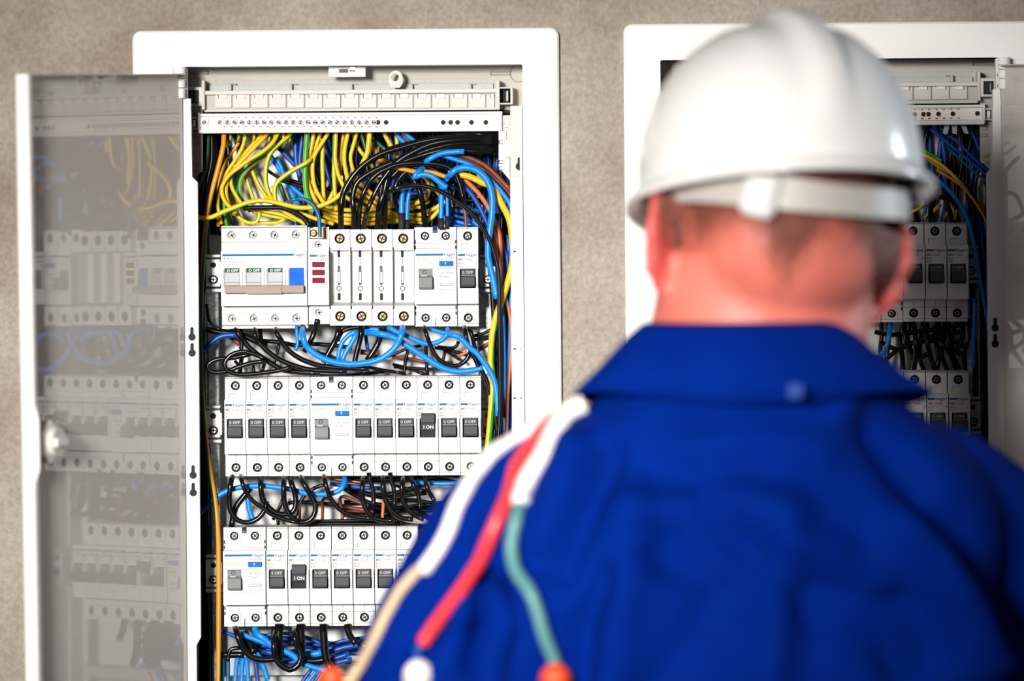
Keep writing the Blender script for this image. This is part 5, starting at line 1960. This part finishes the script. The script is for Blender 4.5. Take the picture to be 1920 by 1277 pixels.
prof = [(0.0, .002), (.004, .001), (.0085, -.004), (.0095, -.0085), (.0075, -.0095), (.004, -.0065), (-.002, -.004), (-.003, .000)]
rings = []
for dx_, dz_ in prof:
    ring = []
    for i in range(nu):
        th = 2 * math.pi * i / nu
        c, s = math.cos(th), math.sin(th)
        pk = max(0, s) ** 3 * .040 * max(0, dx_ / .0095)        # the peak grows at the front
        x, y = (A_ + dx_) * c, (B_ + dx_) * s + pk
        sidedrop = -.002 * abs(c) ** 2
        ring.append(tuple(lp3(x, y, dz_ + sidedrop - (max(0, s) ** 3) * .008 * max(0, dx_ / .0095))))
    rings.append(ring)
rings.append(rings[0])
b.loft(rings, 'hat_white', caps=False)
ob('brim', b.mesh('brim', True), hat)
# head strap: ring inside, dropping at the back
b = MB()
for name_, a0, a1, z0f, z1f in (('s', -180, 180, None, None),):
    rr = [[], [], [], []]
    n = 72
    for k in range(n + 1):
        a = math.radians(-180 + 360 * k / n)               # 0 = straight back, + right
        back = max(0, math.cos(a))
        ad = math.degrees(a)
        low = -.022 - .016 * back ** 1.5 - .006 * math.sin(a)
        wd2 = .022 + .010 * math.exp(-((ad + 48) / 26) ** 2)
        top = low + wd2
        rx, ry = .088, .108
        sx, sy = math.sin(a), -math.cos(a)
        rr[0].append(tuple(lp3(rx * sx, ry * sy, low)))
        rr[1].append(tuple(lp3((rx + .003) * sx, (ry + .003) * sy, low)))
        rr[2].append(tuple(lp3((rx + .003) * sx, (ry + .003) * sy, top)))
        rr[3].append(tuple(lp3(rx * sx, ry * sy, top)))
    rr.append(rr[0])
    b.loft(rr, 'hat_strap', closed=False, caps=False)
ob('head_strap', b.mesh('head_strap', 'auto'), hat)
b = MB()
a = math.radians(-32)
c = Vector((.093 * math.sin(a), -.113 * math.cos(a), -.022))
Rk = RT @ Matrix.Rotation(a * 1.0, 3, 'Z') @ Matrix.Rotation(math.radians(16), 3, 'Y')
t = MB()
t.box(-.013, .013, -.006, .004, -.017, .016, 'white_plastic', .004)
t.box(-.008, .008, -.008, -.004, -.011, .011, 'hat_white', .002)
b.add([tuple(lp3(*c) + Rk @ Vector(v)) for v in t.v], t.f, 'white_plastic')
ob('strap_buckle', b.mesh('strap_buckle', 'auto'), hat)
for s in (-1, 1):
    b = MB()
    for k in range(2):
        x = s * (.091 + .004 * k)
        pts = [lp3(x, -.012, .004), lp3(x + s * .002, -.012, -.012), lp3(s * .090, -.012, -.018)]
        b.tube([Vector(p) for p in pts], .006 - .001 * k, 'black_plastic', 8)
    ob('strap_clip', b.mesh('strap_clip', True), hat)

# --- test leads hanging over the left shoulder
mat('lead_white', srgb(246, 240, 232), 0.35)
mat('lead_red', srgb(238, 62, 68), 0.35)
mat('lead_tan', srgb(214, 186, 150), 0.4)
mat('lead_teal', srgb(96, 150, 146), 0.4)
mat('lead_blue', srgb(20, 74, 150), 0.4)
mat('plug_orange', srgb(246, 84, 34), 0.4)
CAMP = Vector((0, -D, ZC))


def on_jacket(px, py, r_):
    t = H(px, py)
    dv = (t - CAMP).normalized()
    hit = bvh_j.ray_cast(CAMP, dv)
    if hit[0] is None: return None
    return hit[0] - dv * (r_ + .001)


def drape(pts, r_px):
    r_ = r_px * PS * .97
    out = []
    last = -0.56
    ys = []
    for px, py in pts:
        p = on_jacket(px, py, r_)
        ys.append(p.y if p is not None else None)
    known = [y for y in ys if y is not None]
    for i, (px, py) in enumerate(pts):
        y = ys[i]
        if y is None:
            near = [(abs(i - j), ys[j]) for j in range(len(ys)) if ys[j] is not None]
            y = min(near)[1] if near else -.56
        out.append(W(px, py, y))
    for _ in range(2):                                     # even the depth out so that the lead does not kink
        yv = [p.y for p in out]
        for i in range(1, len(out) - 1):
            out[i].y = min(out[i].y, (yv[i - 1] + 2 * yv[i] + yv[i + 1]) / 4)
    return smooth_path(out, .004), r_


def dens(pts, step=26):
    out = []
    for (ax, ay), (bx_, by_) in zip(pts, pts[1:]):
        n = max(1, int(math.hypot(bx_ - ax, by_ - ay) / step))
        out += [(ax + (bx_ - ax) * k / n, ay + (by_ - ay) * k / n) for k in range(n)]
    return out + [pts[-1]]


def lead(label, parts, plug=None):
    r = None
    for name, pts, r0, mt, lab in parts:
        path, rad = drape(dens(pts), r0)
        if r is None: r = root('test_lead', path[0], label, 'cable', 'leads over the left shoulder')
        b = MB()
        n = len(path)
        b.tube([p - r.location for p in path], rad, mt, 12)
        b.ball(path[-1] - r.location, rad * .99, mt, 12, 8)
        o = ob(name, b.mesh(name, True), r)
        if lab: o['label'] = lab
    if plug:
        (px, py), r1, mt, lab = plug
        p = on_jacket(px, py, r1 * PS) or W(px, py, path[-1].y)
        b = MB()
        q = p - r.location
        b.ball(q, (r1 * PS, r1 * PS * .9, r1 * PS * 1.1), mt, 16, 10)
        b.tube([q, q + Vector((-.004, -.004, -.05))], [r1 * PS * .98, r1 * PS * .9], mt, 16)
        o = ob('plug', b.mesh('plug', True), r)
        o['label'] = lab
    return r


lead('test lead with a white sleeve and tan core, outermost on the left shoulder',
     [('sleeve', [(1085, 762), (1046, 780), (985, 813), (924, 849), (888, 894), (859, 946), (839, 999), (819, 1035), (798, 1064)], 15, 'lead_white', 'white outer sleeve'),
      ('core', [(798, 1062), (782, 1072), (750, 1108), (722, 1157), (701, 1201), (677, 1246), (655, 1280), (645, 1306), (632, 1316), (623, 1300)], 11, 'lead_tan', 'tan inner core')], ((622, 1274), 23, 'plug_orange', 'orange plug'))
lead('red test lead lying between the two white-sleeved ones on the shoulder',
     [('sleeve', [(1060, 772), (1021, 800), (993, 837), (969, 873), (953, 930), (928, 987), (900, 1052), (863, 1108), (823, 1161), (796, 1200)], 14, 'lead_red', 'red outer sleeve'),
      ('core', [(796, 1200), (786, 1215), (778, 1245)], 8, 'lead_blue', 'thin blue core')], ((785, 1268), 29, 'lead_white', 'white plug'))
lead('test lead with a short white sleeve, teal core and orange plug',
     [('sleeve', [(1095, 758), (1062, 776), (1038, 813), (1017, 857), (993, 894), (981, 922), (977, 936)], 19, 'lead_white', 'white outer sleeve'),
      ('core', [(978, 934), (968, 975), (959, 1023), (967, 1068), (993, 1108), (1009, 1149), (1021, 1193), (1038, 1234), (1046, 1262)], 12, 'lead_teal', 'teal inner core')], ((1042, 1276), 29, 'plug_orange', 'orange plug'))
